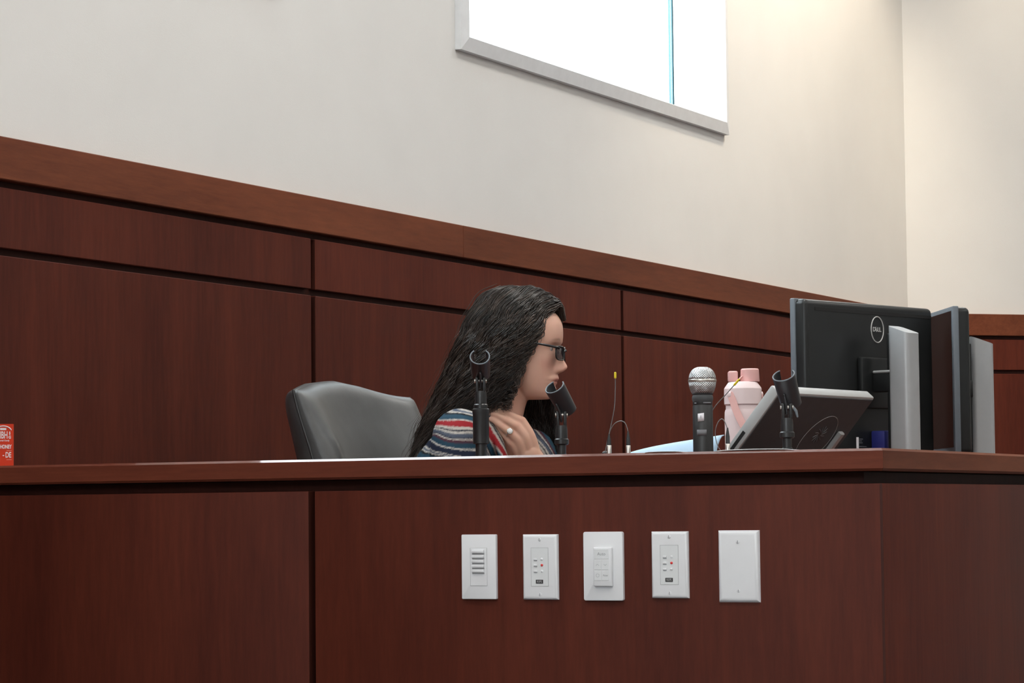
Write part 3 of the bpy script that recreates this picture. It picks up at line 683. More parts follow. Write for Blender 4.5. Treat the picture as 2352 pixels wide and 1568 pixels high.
# ------------------------------------------------------------------ empty microphone clips on stands
def clip_stand(label, loc, h_clip, axis, rad, length, sleeve, kind):
    """axis: clip direction from its lit mouth to its rear end in (right, away, up) of the viewer"""
    r = thing('microphone_stand', label, 'mic stand', (*loc, CTR), YAW)
    ax = Vector(axis).normalized(); side = ax.cross(Vector((0, 0, 1))).normalized(); upv = side.cross(ax).normalized()
    if upv.z < 0: upv = -upv
    mouth = Vector((0, 0, 0))
    th = 0.0026; half = math.radians(140); n = 40; k_ = 12; v, f = [], []
    for i in range(k_+1):
        s_ = i/k_; c = ax*(length*s_); rr = rad*(1-0.10*s_); hh = half*(1-0.12*s_)
        for j in range(n+1):
            a = -hh + 2*hh*j/n; d_ = (-upv*math.cos(a)+side*math.sin(a))
            v.append(c + d_*rr); v.append(c + d_*(rr-th))
    row = 2*(n+1)
    for i in range(k_):
        for j in range(n):
            o0, i0, o1, i1 = i*row+2*j, i*row+2*j+1, i*row+2*j+2, i*row+2*j+3
            f.append((o0, o1, o1+row, o0+row)); f.append((i0, i0+row, i1+row, i1))
        f.append((i*row, i*row+row, i*row+row+1, i*row+1)); e = i*row+2*n; f.append((e, e+1, e+1+row, e+row))
    for j in range(n):
        f.append((2*j, 2*j+1, 2*j+3, 2*j+2)); b_ = k_*row; f.append((b_+2*j, b_+2*j+2, b_+2*j+3, b_+2*j+1))
    # the clip's underside meets the hinge
    hub = ax*(length*0.86) - upv*(rad*1.02) ; off = Vector((0, 0, h_clip)) - hub
    v = [q_+off for q_ in v]
    cl = pydata('clip', v, f, 'clip_rubber', r, True); cl.data.set_sharp_from_angle(angle=0.9)
    # bright lip round the mouth
    lip = [off + (-upv*math.cos(a)+side*math.sin(a))*(rad-th/2) - ax*0.0004 for a in np.linspace(-half, half, 40)]
    tube('clip_rim', lip, 0.00135, 'slate_bezel', cl, 8)
    hp = Vector((0, 0, h_clip))
    tb = [off + ax*(length*0.70) - upv*(rad*0.92), hp + Vector((0, 0, -0.010))]
    tube('clip_tab', [off + ax*(length*0.45) - upv*(rad*0.90), off + ax*(length*0.72) - upv*(rad*1.0), hp + Vector((0, 0, -0.012))], [(0.0022, 0.006), (0.0024, 0.0075), (0.0024, 0.0065)], 'clip_rubber', r, 10, side=(1, 0, 0))
    zt = h_clip + 0.006
    for s_ in (-1, 1):
        bm = bmesh.new(); bm_box(bm, (s_*0.0065-0.0030, -0.007, zt-0.030), (s_*0.0065+0.0030, 0.007, zt), 0.0024, 3)
        from_bm('fork', bm, 'stand_black', r, angle=0.6)
    lathe('pivot_bolt', [(0.004, -0.0115), (0.004, 0.0115)], 'nickel', r, 16, basis((0, 1, 0), (0, 0, 1), (1, 0, 0), (0, 0, zt-0.007)))
    for s_ in ((1,) if kind else ()):
        tube('wing_nut', [(0.011, 0, zt-0.007), (0.016, -0.003, zt-0.014), (0.0185, -0.004, zt-0.024)], [0.003, 0.003, 0.002], 'slate_bezel', r, 8)
    lathe('hinge_body', [(0.0105, zt-0.062), (0.0132, zt-0.060), (0.0132, zt-0.052), (0.0112, zt-0.050), (0.0108, zt-0.032), (0.0098, zt-0.026)], 'stand_black', r, 32)
    prof = []
    if sleeve: prof = [(0.0105, 0.012), (0.0105, zt-0.125), (0.0150, zt-0.124), (0.0153, zt-0.070), (0.0160, zt-0.066), (0.0160, zt-0.060), (0.012, zt-0.058)]
    else: prof = [(0.0080, 0.012), (0.0080, zt-0.082), (0.0092, zt-0.0815), (0.0092, zt-0.079), (0.0080, zt-0.0785), (0.0080, zt-0.058)]
    lathe('stem', prof, 'stand_black', r, 32)
    lathe('base', [(0.058, 0.0), (0.060, 0.003), (0.058, 0.009), (0.02, 0.013), (0.012, 0.016)], 'stand_black', r, 48)
    return r
clip_stand('empty microphone clip on a stand in front of the woman\'s hair', (-0.8511, 0.200), 0.2480, (0.02, 0.80, -0.60), 0.0192, 0.052, True, 0)
clip_stand('empty tilted microphone clip on a stand just below the woman\'s chin', (-0.6845, 0.200), 0.1800, (0.42, 0.52, -0.74), 0.0190, 0.058, False, 0)
clip_stand('empty microphone clip on a stand before the tilted touch display', (-0.2436, 0.200), 0.1830, (0.26, 0.50, -0.83), 0.0206, 0.060, False, 1)

# ------------------------------------------------------------------ papers, folder, small cables on the desk
def sheet(name, label, cat, pts, mat, t=0.0006):
    """pts: grid rows of points -> thin curved sheet with thickness"""
    R_, C_ = len(pts), len(pts[0]); v = [p_ for row in pts for p_ in row]; f = [(i*C_+j, i*C_+j+1, (i+1)*C_+j+1, (i+1)*C_+j) for i in range(R_-1) for j in range(C_-1)]
    o = pydata(name, v, f, mat, None, True); sm = o.modifiers.new('thick', 'SOLIDIFY'); sm.thickness = t; sm.offset = 1
    tag(o, label, cat); return o
def flat_sheet(x0, x1, y0, y1, z, lift):
    return [[(x, y, z + lift*max(0.0, 1-(y-y0)/(0.5*(y1-y0)))**2*math.sin(PI*min(1, max(0, (x-x0)/(x1-x0))))**0.5) for x in np.linspace(x0, x1, 12)] for y in np.linspace(y1, y0, 10)]
sheet('paper_sheet', 'white sheet of paper on the desk ledge below the touch display', 'paper', flat_sheet(-0.298, -0.158, 0.003, 0.140, TOP+0.0006, 0.0022), 'paper', 0.0012)
sheet('paper_note', 'small white paper note on the desk ledge left of the microphone', 'paper', flat_sheet(-0.432, -0.362, 0.003, 0.080, TOP+0.0006, 0.0016), 'paper', 0.0010)
rows = []
for tt in np.linspace(0, 1, 10):
    row = []
    for x in np.linspace(-0.745, -0.458, 26):
        k = (x+0.745)/0.287; zt = 1.150 + 0.145*(1-(1-k)**2.2)**0.85 if k < 1 else 1.295
        zt = 1.205 + 0.060*(1-math.exp(-4.0*k)) + 0.016*k*k
        row.append((x, 0.360 + 0.075*tt**1.3, CTR+0.001 + (zt-CTR)*math.sin(tt*PI/2)))
    rows.append(row)
sheet('folder', 'light blue folder curled upright behind the microphone', 'folder', rows, 'folder_blue', 0.002)

def plug(parent, x, y, z0, tall=0.016, boot=0.016, hole=True):
    lathe('plug_shell', [(0.0058, z0), (0.0062, z0+0.001), (0.0042, z0+0.0015), (0.0042, z0+tall), (0.0038, z0+tall+0.0005)], 'nickel', parent, 24, Matrix.Translation((x, y, 0)))
    lathe('plug_boot', [(0.0038, z0+tall), (0.0036, z0+tall+boot*0.6), (0.0022, z0+tall+boot), (0.0012, z0+tall+boot*1.3)], 'black_plastic', parent, 20, Matrix.Translation((x, y, 0)))
    return z0+tall+boot*1.25
c1 = thing('patch_cable', 'thin looped cable joining two small silver plugs, left of the microphone', 'cable', (-0.5200, 0.092, TOP))
zt = plug(c1, -0.0197, 0.0, 0.0); zt2 = plug(c1, 0.0175, 0.0, 0.0, 0.015, 0.020)
tube('wire', [(-0.0197, 0, zt-0.003), (-0.0165, 0, 0.044), (-0.0085, 0, 0.0545), (0.0030, 0, 0.0590), (0.0115, 0, 0.0555), (0.0160, 0, 0.046), (0.0175, 0, zt2-0.003)], 0.00085, 'wire_grey', c1, 8, 6)
c2 = thing('looped_cable', 'thin looped cable with one black plug, between microphone and touch display', 'cable', (-0.3130, 0.092, TOP))
zt = plug(c2, 0.0, 0.0, 0.0, 0.014, 0.022)
tube('wire', [(0.0, 0, zt-0.003), (-0.002, 0, 0.046), (-0.0085, 0, 0.0575), (-0.0165, 0, 0.0540), (-0.0225, 0, 0.040), (-0.0225, 0, 0.024), (-0.0185, 0.001, 0.010), (-0.0130, 0.002, 0.0012)], 0.0008, 'wire_grey', c2, 8, 6)
def stalk(label, base_pt, pts, tip_len):
    r = thing('wire_stalk', label, 'wire', base_pt)
    lathe('stalk_foot', [(0.006, 0.0), (0.006, 0.004), (0.002, 0.007)], 'black_plastic', r, 20)
    tube('wire', pts, 0.0009, 'wire_grey', r, 8, 6)
    a, b_ = Vector(pts[-2]), Vector(pts[-1]); d_ = (b_-a).normalized()
    tube('tip', [b_-d_*0.001, b_+d_*tip_len], 0.0021, 'tip_yellow', r, 12)
    return r
stalk('thin upright wire stalk with a yellow tip, standing left of the microphone', (-0.5560, 0.110, TOP), [(0, 0, 0.002), (0.004, 0, 0.022), (0.013, 0, 0.055), (0.0195, 0, 0.085), (0.0215, 0, 0.115), (0.0218, 0, 0.1385)], 0.007)
stalk('thin bent wire stalk with a yellow tip, slanting from behind the microphone', (-0.5000, 0.450, CTR), [(0, 0, 0.002), (-0.006, 0, 0.06), (-0.006, 0, 0.12), (0.002, 0, 0.163), (0.0161, 0, 0.1938), (0.0413, 0, 0.2194), (0.0590, 0, 0.2375)], 0.012)

# ------------------------------------------------------------------ orange carton at the far left
def carton():
    wd, dp, ht = 0.064, 0.030, 0.0846
    r = thing('snack_carton', 'small orange-red carton with white lettering on the desk ledge', 'carton', (-1.8755, 0.0790, TOP), YAW+0.175)
    b_ = box('box_front', (-wd/2, -dp/2, 0.0), (wd/2, -dp/2+0.001, ht), 'carton_orange', r)
    box('box_body', (-wd/2+0.0002, -dp/2+0.001, 0.0), (wd/2-0.0002, dp/2, ht-0.0003), 'carton_side', r)
    def T(x, z): return basis((1, 0, 0), (0, 0, 1), (0, -1, 0), (x, -dp/2-0.0003, z))
    def tx(s, size, x, z, mat='carton_print', xs=1.0, bold=0.0004): text('lettering', s, size, mat, b_, T(x, z), 0.0002, xscale=xs, bold=bold)
    tx('HBH', 0.0200, 0.0100, 0.0620, xs=0.52); tx('S', 0.0080, 0.0243, 0.0660, xs=0.7); tx('G', 0.0080, 0.0243, 0.0580, xs=0.8)
    tx('Flavored Candy', 0.0042, 0.0110, 0.0515, bold=0.0001, xs=0.95)
    tx('THE', 0.0050, -0.0005, 0.0405, xs=0.8, bold=0.0001); tx('HONEY', 0.0105, 0.0165, 0.0390, xs=0.62)
    tx('DE', 0.0150, 0.0215, 0.0225, xs=0.62); tx('-', 0.010, 0.0120, 0.0225)
    for z_, a, c in ((0.0315, 0.018, 0.028), (0.0135, 0.018, 0.028)): box('print_bar', (a, -dp/2-0.0004, z_-0.0006), (c, -dp/2-0.0001, z_+0.0006), 'carton_print_faint', b_)
    for z_, rr in ((0.031, 0.0045), (0.022, 0.0050), (0.010, 0.0055)):
        a = np.linspace(0, 2*PI, 25); tube('print_ring', [(0.000+rr*0.8*math.cos(t), -dp/2-0.0002, z_+rr*math.sin(t)) for t in a], 0.0008, 'carton_print_faint', b_, 6)
    a = np.linspace(0.35, PI-0.35, 17)
    tube('print_arc', [(0.0115+0.0165*math.cos(t), -dp/2-0.0002, 0.0690+0.0115*math.sin(t)) for t in a], 0.0012, 'carton_print', b_, 6)
    box('print_badge', (0.0055, -dp/2-0.0004, 0.0725), (0.0175, -dp/2-0.0001, 0.0768), 'carton_print', b_)
    return r
carton()

# ------------------------------------------------------------------ the woman
# Her own frame: U units of 0.947 mm; x the way she looks, y away to her left, z up from the neck's root.
US = 0.000947
WO = Vector((-1.1471, 0.9716, 1.2637))
person = thing('person', 'woman with long wavy dark hair in a striped blouse, hand at her throat', 'person', WO, YAW)
def interp(tab, x):
    a = np.array(tab, float); return np.interp(x, a[:, 0], a[:, 1])
def smooth_interp(tab, x):
    a = np.array(tab, float); Q = spline(a, 12); return np.interp(x, Q[:, 0], Q[:, 1])
PROF = [(127, 60), (130, 71), (140, 78), (150, 80.5), (158, 77.5), (164, 83), (167.5, 80.5), (172, 86), (178, 86), (184, 83.5), (187, 88), (191, 98), (198, 106.5), (204, 106), (213, 101), (224, 96), (236, 91.5), (247, 89.5), (256, 94), (268, 96.5), (290, 96.5), (306, 93), (320, 85), (335, 68), (348, 42), (355, 22), (358.5, 2)]
BASE = [(127, 50), (140, 66), (150, 69), (165, 73), (186, 79), (200, 81), (220, 84), (240, 86), (250, 88.5), (258, 92.5), (272, 95.5), (290, 96), (306, 92.5), (320, 84.5), (335, 67.5), (348, 41.5), (355, 21.5), (358.5, 1.5)]
BACK = [(127, 10), (140, -10), (155, -30), (170, -50), (190, -72), (210, -88), (250, -102), (290, -104), (320, -92), (340, -70), (350, -45), (356, -18), (358.5, -1.5)]
HALF = [(127, 14), (133, 30), (145, 43), (160, 52), (180, 60), (200, 66), (220, 70), (245, 73), (280, 76), (305, 73), (325, 64), (342, 46), (352, 26), (358.5, 1.5)]
HEAD_TURN = -0.16
def head_geo(rows=92, cols=120, grow=0.0, wmin=127.0):
    ws = np.concatenate([np.linspace(wmin, 190, 44), np.linspace(190.7, 262, 54)[0:], np.linspace(264, 358.4, 36)])
    v, f = [], []
    for wv in ws:
        fb, pf, bk, hw = smooth_interp(BASE, wv), smooth_interp(PROF, wv), smooth_interp(BACK, wv), smooth_interp(HALF, wv)
        uc, ln = (fb+bk)/2, (fb-bk)/2
        for k in range(cols):
            a = 2*PI*k/cols
            # crowd the samples towards the face
            a = a - 0.45*math.sin(a)
            c, s_ = math.cos(a), math.sin(a); n_ = 2.35
            x = uc + ln*math.copysign(abs(c)**(2/n_), c); y = hw*math.copysign(abs(s_)**(2/n_), s_)
            if c > 0:
                ww = np.interp(wv, [127, 150, 162, 172, 182, 190, 198, 206, 220, 240, 250, 262], [30, 24, 30, 30, 22, 15, 13.5, 12, 10, 8.5, 12, 40])
                x += (pf-fb)*math.exp(-(abs(y)/ww)**2.4)
                x -= 8.0*math.exp(-((abs(y)-31)/15)**2 - ((wv-243)/9.5)**2)           # eye sockets
                x += 2.6*math.exp(-((abs(y)-29)/11)**2 - ((wv-242)/4.0)**2)           # lids
                x += 2.2*math.exp(-((abs(y)-30)/20)**2 - ((wv-256)/5)**2)             # brow
                x += 3.5*math.exp(-((abs(y)-46)/16)**2 - ((wv-216)/15)**2)            # cheekbone
                x -= 1.9*math.exp(-(y/25)**4 - ((wv-167.6)/1.7)**2)                   # mouth line
                x += 4.2*math.exp(-((abs(y)-11)/4.5)**2 - ((wv-193)/5)**2)            # nostril wings
                x -= 1.8*math.exp(-((abs(y)-26)/7)**2 - ((wv-178)/9)**2)              # smile fold
            if grow:
                g = np.array([(x-uc)/max(ln, 1)**2, y/max(hw, 1)**2, 0.004*(wv-240)/118]); g /= np.linalg.norm(g)+1e-9
                x += g[0]*grow; y += g[1]*grow
            v.append((x, y, wv))
    n = len(ws)
    for i in range(n-1):
        for k in range(cols):
            k2 = (k+1) % cols; f.append((i*cols+k, i*cols+k2, (i+1)*cols+k2, (i+1)*cols+k))
    f.append(tuple(range(cols))[::-1]); f.append(tuple((n-1)*cols+k for k in range(cols)))
    v = np.array(v)
    return turn(v), f
HPIV = np.array([-20.0, 0.0, 0.0])
def turn(v):
    v = np.asarray(v, float)-HPIV; c, s_ = math.cos(HEAD_TURN), math.sin(HEAD_TURN)
    return np.stack([v[:, 0]*c - v[:, 1]*s_, v[:, 0]*s_ + v[:, 1]*c, v[:, 2]], 1)+HPIV
class Geo:
    def __init__(self): self.v = []; self.f = []
    def add(self, v, f):
        o = len(self.v); self.v += [tuple(q) for q in v]; self.f += [tuple(i+o for i in q) for q in f]
    def tube(self, pts, radii, seg=20, side=None, n=5):
        P = np.asarray(pts, float); R_ = np.array([(r, r) if np.isscalar(r) else r for r in radii], float)
        Q = spline(np.hstack([P, R_]), n); self.add(*tube_geo(Q[:, :3], [tuple(r) for r in Q[:, 3:]], seg, side))
def remesh(geo, voxel, smooth_it, fac=0.5):
    me = bpy.data.meshes.new('tmp'); me.from_pydata([(a*US, b*US, c*US) for a, b, c in geo.v], [], geo.f); me.update()
    bm = bmesh.new(); bm.from_mesh(me); bmesh.ops.recalc_face_normals(bm, faces=bm.faces[:]); bm.to_mesh(me); bm.free()
    o = bpy.data.objects.new('tmp', me); COL.objects.link(o)
    r = o.modifiers.new('r', 'REMESH'); r.mode = 'VOXEL'; r.voxel_size = voxel; r.use_smooth_shade = True
    if smooth_it: sm = o.modifiers.new('s', 'SMOOTH'); sm.iterations = smooth_it; sm.factor = fac
    bpy.context.view_layer.update()
    out = bpy.data.meshes.new_from_object(o.evaluated_get(bpy.context.evaluated_depsgraph_get()))
    bpy.data.objects.remove(o); bpy.data.meshes.remove(me); return out
def coords(me):
    a = np.empty(len(me.vertices)*3); me.vertices.foreach_get('co', a); return a.reshape(-1, 3)/US
def set_tint(me, rgb):
    at = me.color_attributes.new('tint', 'FLOAT_COLOR', 'POINT')
    a = np.ones((len(rgb), 4)); a[:, :3] = rgb; at.data.foreach_set('color', a.ravel())
FACE = np.array([math.cos(-0.42), math.sin(-0.42), 0]); LAT = np.array([-FACE[1], FACE[0], 0])*-1     # chest direction and her right
def chest(x, lat, z): return tuple(np.array([x, 0, z]) + LAT*lat)

def torso_rows(g):
    return [(-192, 8, -345), (-188, 5, -265), (-178, 2, -160), (-152, 0, -75), (-115, 0, 0), (-88, 0, 42), (-72, 0, 68)], [(150+g, 108+g), (125+g, 92+g), (140+g, 104+g), (152+g, 104+g), (150+g, 84+g), (118+g, 64+g), (66+g, 52+g)]
SH_R = [(-140, -142, 42), (-150, -160, -15), (-142, -188, -120), (-118, -205, -225)]
SH_L = [(18, 98, 2), (36, 118, -44), (78, 138, -125), (140, 95, -215)]
body = Geo()
body.add(*head_geo())
body.tube([(-22, 0, 215), (-34, 0, 160), (-46, 0, 118), (-55, 0, 80), (-64, 0, 40)], [50, 54, 54, 55, 62], 32)
p_, r_ = torso_rows(-7); body.tube(p_, r_, 40, side=LAT)
body.tube(SH_R + [(-30, -190, -262), (70, -150, -250)], [52, 48, 42, 37, 32, 26], 24)
body.tube(SH_L, [52, 48, 42, 38], 24)
body.tube([(140, 95, -215), (95, 20, -130), (40, -48, -38), (14, -64, 2)], [(38, 38), (36, 34), (28, 24), (27, 18)], 24, side=(0.9, 0.0, 0.3))
# right hand resting low, left hand at the throat
for k, (a, b_) in enumerate(((-16, 0), (-5, 4), (6, 4), (17, 0))):
    body.tube([(70, -150+a*0.8, -250), (120, -150+a*1.3, -258), (165+b_*2, -150+a*1.5, -262), (190+b_*3, -150+a*1.5, -272)], [12, 12, 8.5, 6.5], 12)
body.tube([(75, -132, -250), (105, -118, -254), (130, -112, -260)], [11, 10, 7], 12)
META = [((29, -60, 0), (17, -70, 42), (-1, -75, 76)), ((18, -64, 0), (6, -76, 38), (-10, -81, 63)), ((5, -64, 0), (-7, -76, 30), (-21, -81, 44)), ((-7, -60, 2), (-18, -70, 22), (-27, -72, 30))]
for q_, rr in zip(META, ((14, 13, 11), (14, 13, 11), (14, 13, 10.5), (13, 12, 10))): body.tube(q_, rr, 16)
FING = [((-1, -75, 76), (-25, -78, 89), (-41, -73, 97), (-55, -65, 101)), ((-10, -81, 63), (-35, -84, 77), (-52, -78, 87), (-66, -69, 92)), ((-21, -81, 44), (-45, -84, 63), (-60, -78, 75), (-71, -69, 81)), ((-27, -72, 30), (-43, -72, 48), (-54, -68, 63), (-62, -61, 72))]
for q_, rr in zip(FING, ((10, 8.3, 7.4, 6), (10.2, 8.4, 7.5, 6.2), (9.8, 8.2, 7.2, 6), (8.8, 7.2, 6.4, 5.4))): body.tube(q_, rr, 14)
body.tube([(14, -56, 26), (2, -56, 52), (-10, -56, 74), (-22, -55, 88)], [12, 10, 8.5, 7], 14)
# seated legs
for s_ in (-1, 1):
    hip = np.array([-185, 8, -345]) + LAT*80*s_; kn = hip + FACE*400 + np.array([0, 0, 25]); an = kn + FACE*30 + np.array([0, 0, -530])
    body.tube([hip, (hip+kn)/2, kn], [78, 72, 56], 24); body.tube([kn, (kn+an)/2, an], [56, 48, 34], 24); body.tube([an, an+FACE*70+np.array([0, 0, -28]), an+FACE*170+np.array([0, 0, -38])], [34, 32, 26], 20)
bme = remesh(body, 0.0021, 3, 0.4)
bo = link('body', bme, 'skin', person, True)
c = coords(bme); t = turn(c*np.array([1, 1, 1])) if False else c
ci, si = math.cos(-HEAD_TURN), math.sin(-HEAD_TURN); hx = (c-HPIV); hl = np.stack([hx[:, 0]*ci-hx[:, 1]*si, hx[:, 0]*si+hx[:, 1]*ci, hx[:, 2]], 1)+HPIV     # head-local
SK = np.array([0.67, 0.405, 0.310]); tint = np.tile(SK, (len(c), 1))
def mixto(wgt, col):
    global tint
    wgt = np.clip(wgt, 0, 1)[:, None]; tint = tint*(1-wgt)+np.array(col)*wgt
front = hl[:, 0] > 55
mixto(0.45*np.exp(-((np.abs(hl[:, 1])-42)/20)**2-((hl[:, 2]-205)/20)**2)*front, (0.62, 0.290, 0.225))
mixto(0.45*np.exp(-(hl[:, 1]/14)**2-((hl[:, 2]-199)/10)**2)*(hl[:, 0] > 86), (0.64, 0.290, 0.225))
mixto(0.9*np.exp(-(hl[:, 1]/21)**4-((hl[:, 2]-168.5)/6.5)**4)*(hl[:, 0] > 66), (0.42, 0.135, 0.115))
mixto(0.75*np.exp(-(hl[:, 1]/24)**4-((hl[:, 2]-167.6)/1.5)**2)*(hl[:, 0] > 62), (0.16, 0.045, 0.035))
mixto(0.7*np.exp(-((np.abs(hl[:, 1])-31)/14)**4-((hl[:, 2]-259-0.12*(28-np.abs(np.abs(hl[:, 1])-28)))/3.0)**2)*front, (0.17, 0.085, 0.055))
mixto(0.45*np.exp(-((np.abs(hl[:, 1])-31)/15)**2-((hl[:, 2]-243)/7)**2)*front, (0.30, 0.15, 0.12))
hand = (c[:, 2] < 125) & (c[:, 1] < -55) & (c[:, 0] > -80)
mixto(0.6*hand*1.0, (0.62, 0.365, 0.265))
for q_ in FING:
    for kn in (q_[0], q_[1]):
        d2 = ((c-np.array(kn)-np.array([0, -9, 3]))**2).sum(1); mixto(0.35*np.exp(-d2/70), (0.62, 0.30, 0.22))
legs = c[:, 2] < -290; mixto(legs*1.0, (0.012, 0.014, 0.02))
set_tint(bme, tint)
# eyes
def uv_ball(r, seg=20, rings=12):
    return [(r*math.cos(PI*(i/rings-0.5)) if 0 < i < rings else 1e-4, r*math.sin(PI*(i/rings-0.5))) for i in range(rings+1)]
for s_ in (-1, 1):
    ep = turn([(68.0, 29.0*s_, 241.5)])[0]*US
    ey = lathe('eye', [(a*US, b_*US) for a, b_ in uv_ball(9.5)], 'eye_white', person, 20, basis((0, 1, 0), (0, 0, 1), (math.cos(HEAD_TURN), math.sin(HEAD_TURN), 0), ep))
    lathe('iris', [(5.0*US, 8.1*US), (4.0*US, 8.8*US), (0.5*US, 9.7*US)], 'logo_dark', ey, 20, basis((0, 1, 0), (0, 0, 1), (math.cos(HEAD_TURN), math.sin(HEAD_TURN), 0), ep))

# blouse
bl = Geo(); p_, r_ = torso_rows(3); bl.tube(p_, r_, 48, side=LAT)
bl.tube(SH_R, [62, 59, 53, 48], 28); bl.tube(SH_L, [62, 59, 53, 48], 28)
bl.tube([(140, 95, -215), (112, 48, -165)], [48, 46], 24); bl.tube([(-118, -205, -225), (-60, -200, -255)], [48, 45], 24)
# collar folds
bl.tube([(-118, -40, 84), (-84, -66, 74), (-58, -78, 40), (-44, -82, -6), (-36, -84, -60)], [(10, 7), (14, 8), (17, 8), (18, 8), (14, 7)], 16)
bl.tube([(-40, 64, 82), (-5, 52, 60), (12, 20, 10), (8, -10, -50)], [(10, 7), (14, 8), (16, 8), (12, 7)], 16)
blm = remesh(bl, 0.0030, 4, 0.5)
# open V at the throat
c = coords(blm); nb_ = np.array([-70, 0, 0]); rel = c-nb_; fwd_ = rel@FACE; lat_ = rel@LAT
bm = bmesh.new(); bm.from_mesh(blm); bm.verts.ensure_lookup_table()
cut = (fwd_ > 22) & (c[:, 2] > -45) & (np.abs(lat_+2) < (c[:, 2]+45)*0.36) & (c[:, 2] < 120)
cut |= (c[:, 2] > 74) & (np.hypot(c[:, 0]+66, c[:, 1]) < 63)
bmesh.ops.delete(bm, geom=[bm.verts[i] for i in np.nonzero(cut)[0]], context='VERTS'); bm.to_mesh(blm); bm.free()
blo = link('blouse', blm, 'blouse_fabric', person, True)
sm = blo.modifiers.new('cloth', 'SOLIDIFY'); sm.thickness = 0.0015; sm.offset = -1
c = coords(blm)
NAVY, TEAL, WHITE, RED, GREY, BLACK, WINE = (0.010, 0.015, 0.034), (0.014, 0.046, 0.075), (0.46, 0.43, 0.39), (0.27, 0.014, 0.020), (0.07, 0.085, 0.12), (0.006, 0.006, 0.009), (0.06, 0.018, 0.030)
BANDS = [(7, NAVY), (2.5, WHITE), (4, GREY), (2.5, WHITE), (4, BLACK), (12, TEAL), (3, WHITE), (12, RED), (5, WHITE), (3, NAVY), (4, WHITE), (7, GREY), (3, NAVY), (2.5, WHITE), (6, WINE), (12, TEAL), (3.5, WHITE), (8, NAVY)]
edges = np.cumsum([b_[0] for b_ in BANDS]); period = edges[-1]; cols = np.array([b_[1] for b_ in BANDS])
wob = 3.0*np.sin(c[:, 0]*0.055+c[:, 2]*0.03) + 2.0*np.sin(c[:, 1]*0.08+1.0+c[:, 2]*0.05)
sleeve = -c[:, 2] + 110 - 0.16*(c[:, 0]+150) + 0.06*(c[:, 1]+150) + wob
frontc = 0.80*(c[:, 0]+60) + 0.52*c[:, 2] + 0.25*c[:, 1] + 150 + wob
wgt = (c[:, 0] > -92+0.1*c[:, 2]) | ((c[:, 1] > -70) & (c[:, 0] > -110))
coord = np.where(wgt, frontc, sleeve)
# two-sample antialias of the bands on the mesh
set_tint(blm, (cols[np.minimum(np.searchsorted(edges, (coord-0.7) % period), len(cols)-1)]+cols[np.minimum(np.searchsorted(edges, (coord+0.7) % period), len(cols)-1)])*0.5)

# hair: scalp cap and many wavy strands in locks
NF = [(95, -4, 308), (86, -22, 340), (58, -56, 322), (38, -78, 278), (22, -82, 246), (4, -84, 214), (-8, -82, 178), (-24, -76, 140), (-46, -73, 104)]
NM = [(45, -5, 366), (10, -42, 374), (-32, -80, 330), (-57, -96, 280), (-82, -100, 228), (-107, -98, 178), (-130, -92, 132), (-160, -80, 88), (-196, -66, 42)]
NK = [(-52, 0, 380), (-96, -24, 354), (-122, -34, 306), (-145, -38, 252), (-170, -38, 195), (-197, -36, 135), (-222, -34, 80), (-246, -32, 25), (-264, -30, -32)]
FF = [(95, 4, 308), (84, 26, 336), (62, 66, 300), (60, 80, 262), (62, 86, 210), (68, 92, 150), (74, 96, 95), (79, 98, 40), (90, 92, -28)]
FM = [(45, 5, 366), (10, 44, 372), (-22, 80, 325), (-32, 92, 270), (-30, 97, 210), (-20, 99, 150), (-8, 100, 95), (12, 100, 40), (30, 95, -25)]
FK = [(a, -b_, c_) for a, b_, c_ in NK]
def strands(F, Mi, K, locks, per, thick, tmin=0.0, tmax=1.0, long_back=False):
    F, Mi, K = [spline(q_, 5) for q_ in (F, Mi, K)]; n = len(F); s = np.linspace(0, 1, n)
    out = []
    for _ in range(locks):
        t0 = rng.uniform(tmin, tmax); layer = rng.uniform(0, 1)**1.3; ph = t0*14.0 + rng.normal(0, 0.55); ph2 = ph + 1.2 + rng.normal(0, 0.3)
        wl = 5.6 + rng.normal(0, 0.35); amp = rng.uniform(3.5, 7.0); lr = rng.uniform(2.5, 6.5); tone = rng.uniform(0, 1)*(1-0.6*layer); end = rng.uniform(0.80, 1.0)  # tone falls with layer depth: shade inside the hair painted into the strands
        for k in range(per):
            t = np.clip(t0 + rng.normal(0, 0.018), -0.02, 1.03)
            L0, L1, L2 = 2*(t-0.5)*(t-1), -4*t*(t-1), 2*t*(t-0.5)
            e = end*rng.uniform(0.93, 1.03); idx = np.clip(s*e, 0, 1)*(n-1); i0 = np.minimum(idx.astype(int), n-2); fr_ = (idx-i0)[:, None]
            def smp(C_): return C_[i0]*(1-fr_)+C_[i0+1]*fr_
            P = smp(F)*L0 + smp(Mi)*L1 + smp(K)*L2
            cen = np.stack([np.full(n, -15.0), np.zeros(n), np.minimum(P[:, 2], 250)], 1)
            inw = cen-P; inw /= np.linalg.norm(inw, axis=1)[:, None]+1e-9
            T = np.gradient(P, axis=0); T /= np.linalg.norm(T, axis=1)[:, None]; B = np.cross(T, inw); B /= np.linalg.norm(B, axis=1)[:, None]+1e-9
            grow_ = np.clip(s*2.2, 0, 1)
            j1, j2 = rng.normal(0, 1, 2)*lr*0.55
            spread = (1-0.55*s**2)
            fz = rng.normal(0, 1.0)*1.5*np.sin(s*rng.uniform(3, 9)+rng.uniform(0, 6))
            P = P + inw*((layer*18-8)*(1-0.4*s) + j1*spread*0.6 + 0.85*amp*grow_*np.sin(2*PI*wl*s*1.0+ph2))[:, None] + B*(j2*spread + amp*grow_*np.sin(2*PI*wl*s+ph) + fz*grow_)[:, None]
            out.append((P, thick*rng.uniform(0.7, 1.25), np.clip(tone+rng.normal(0, 0.12), 0, 1), t))
    return out
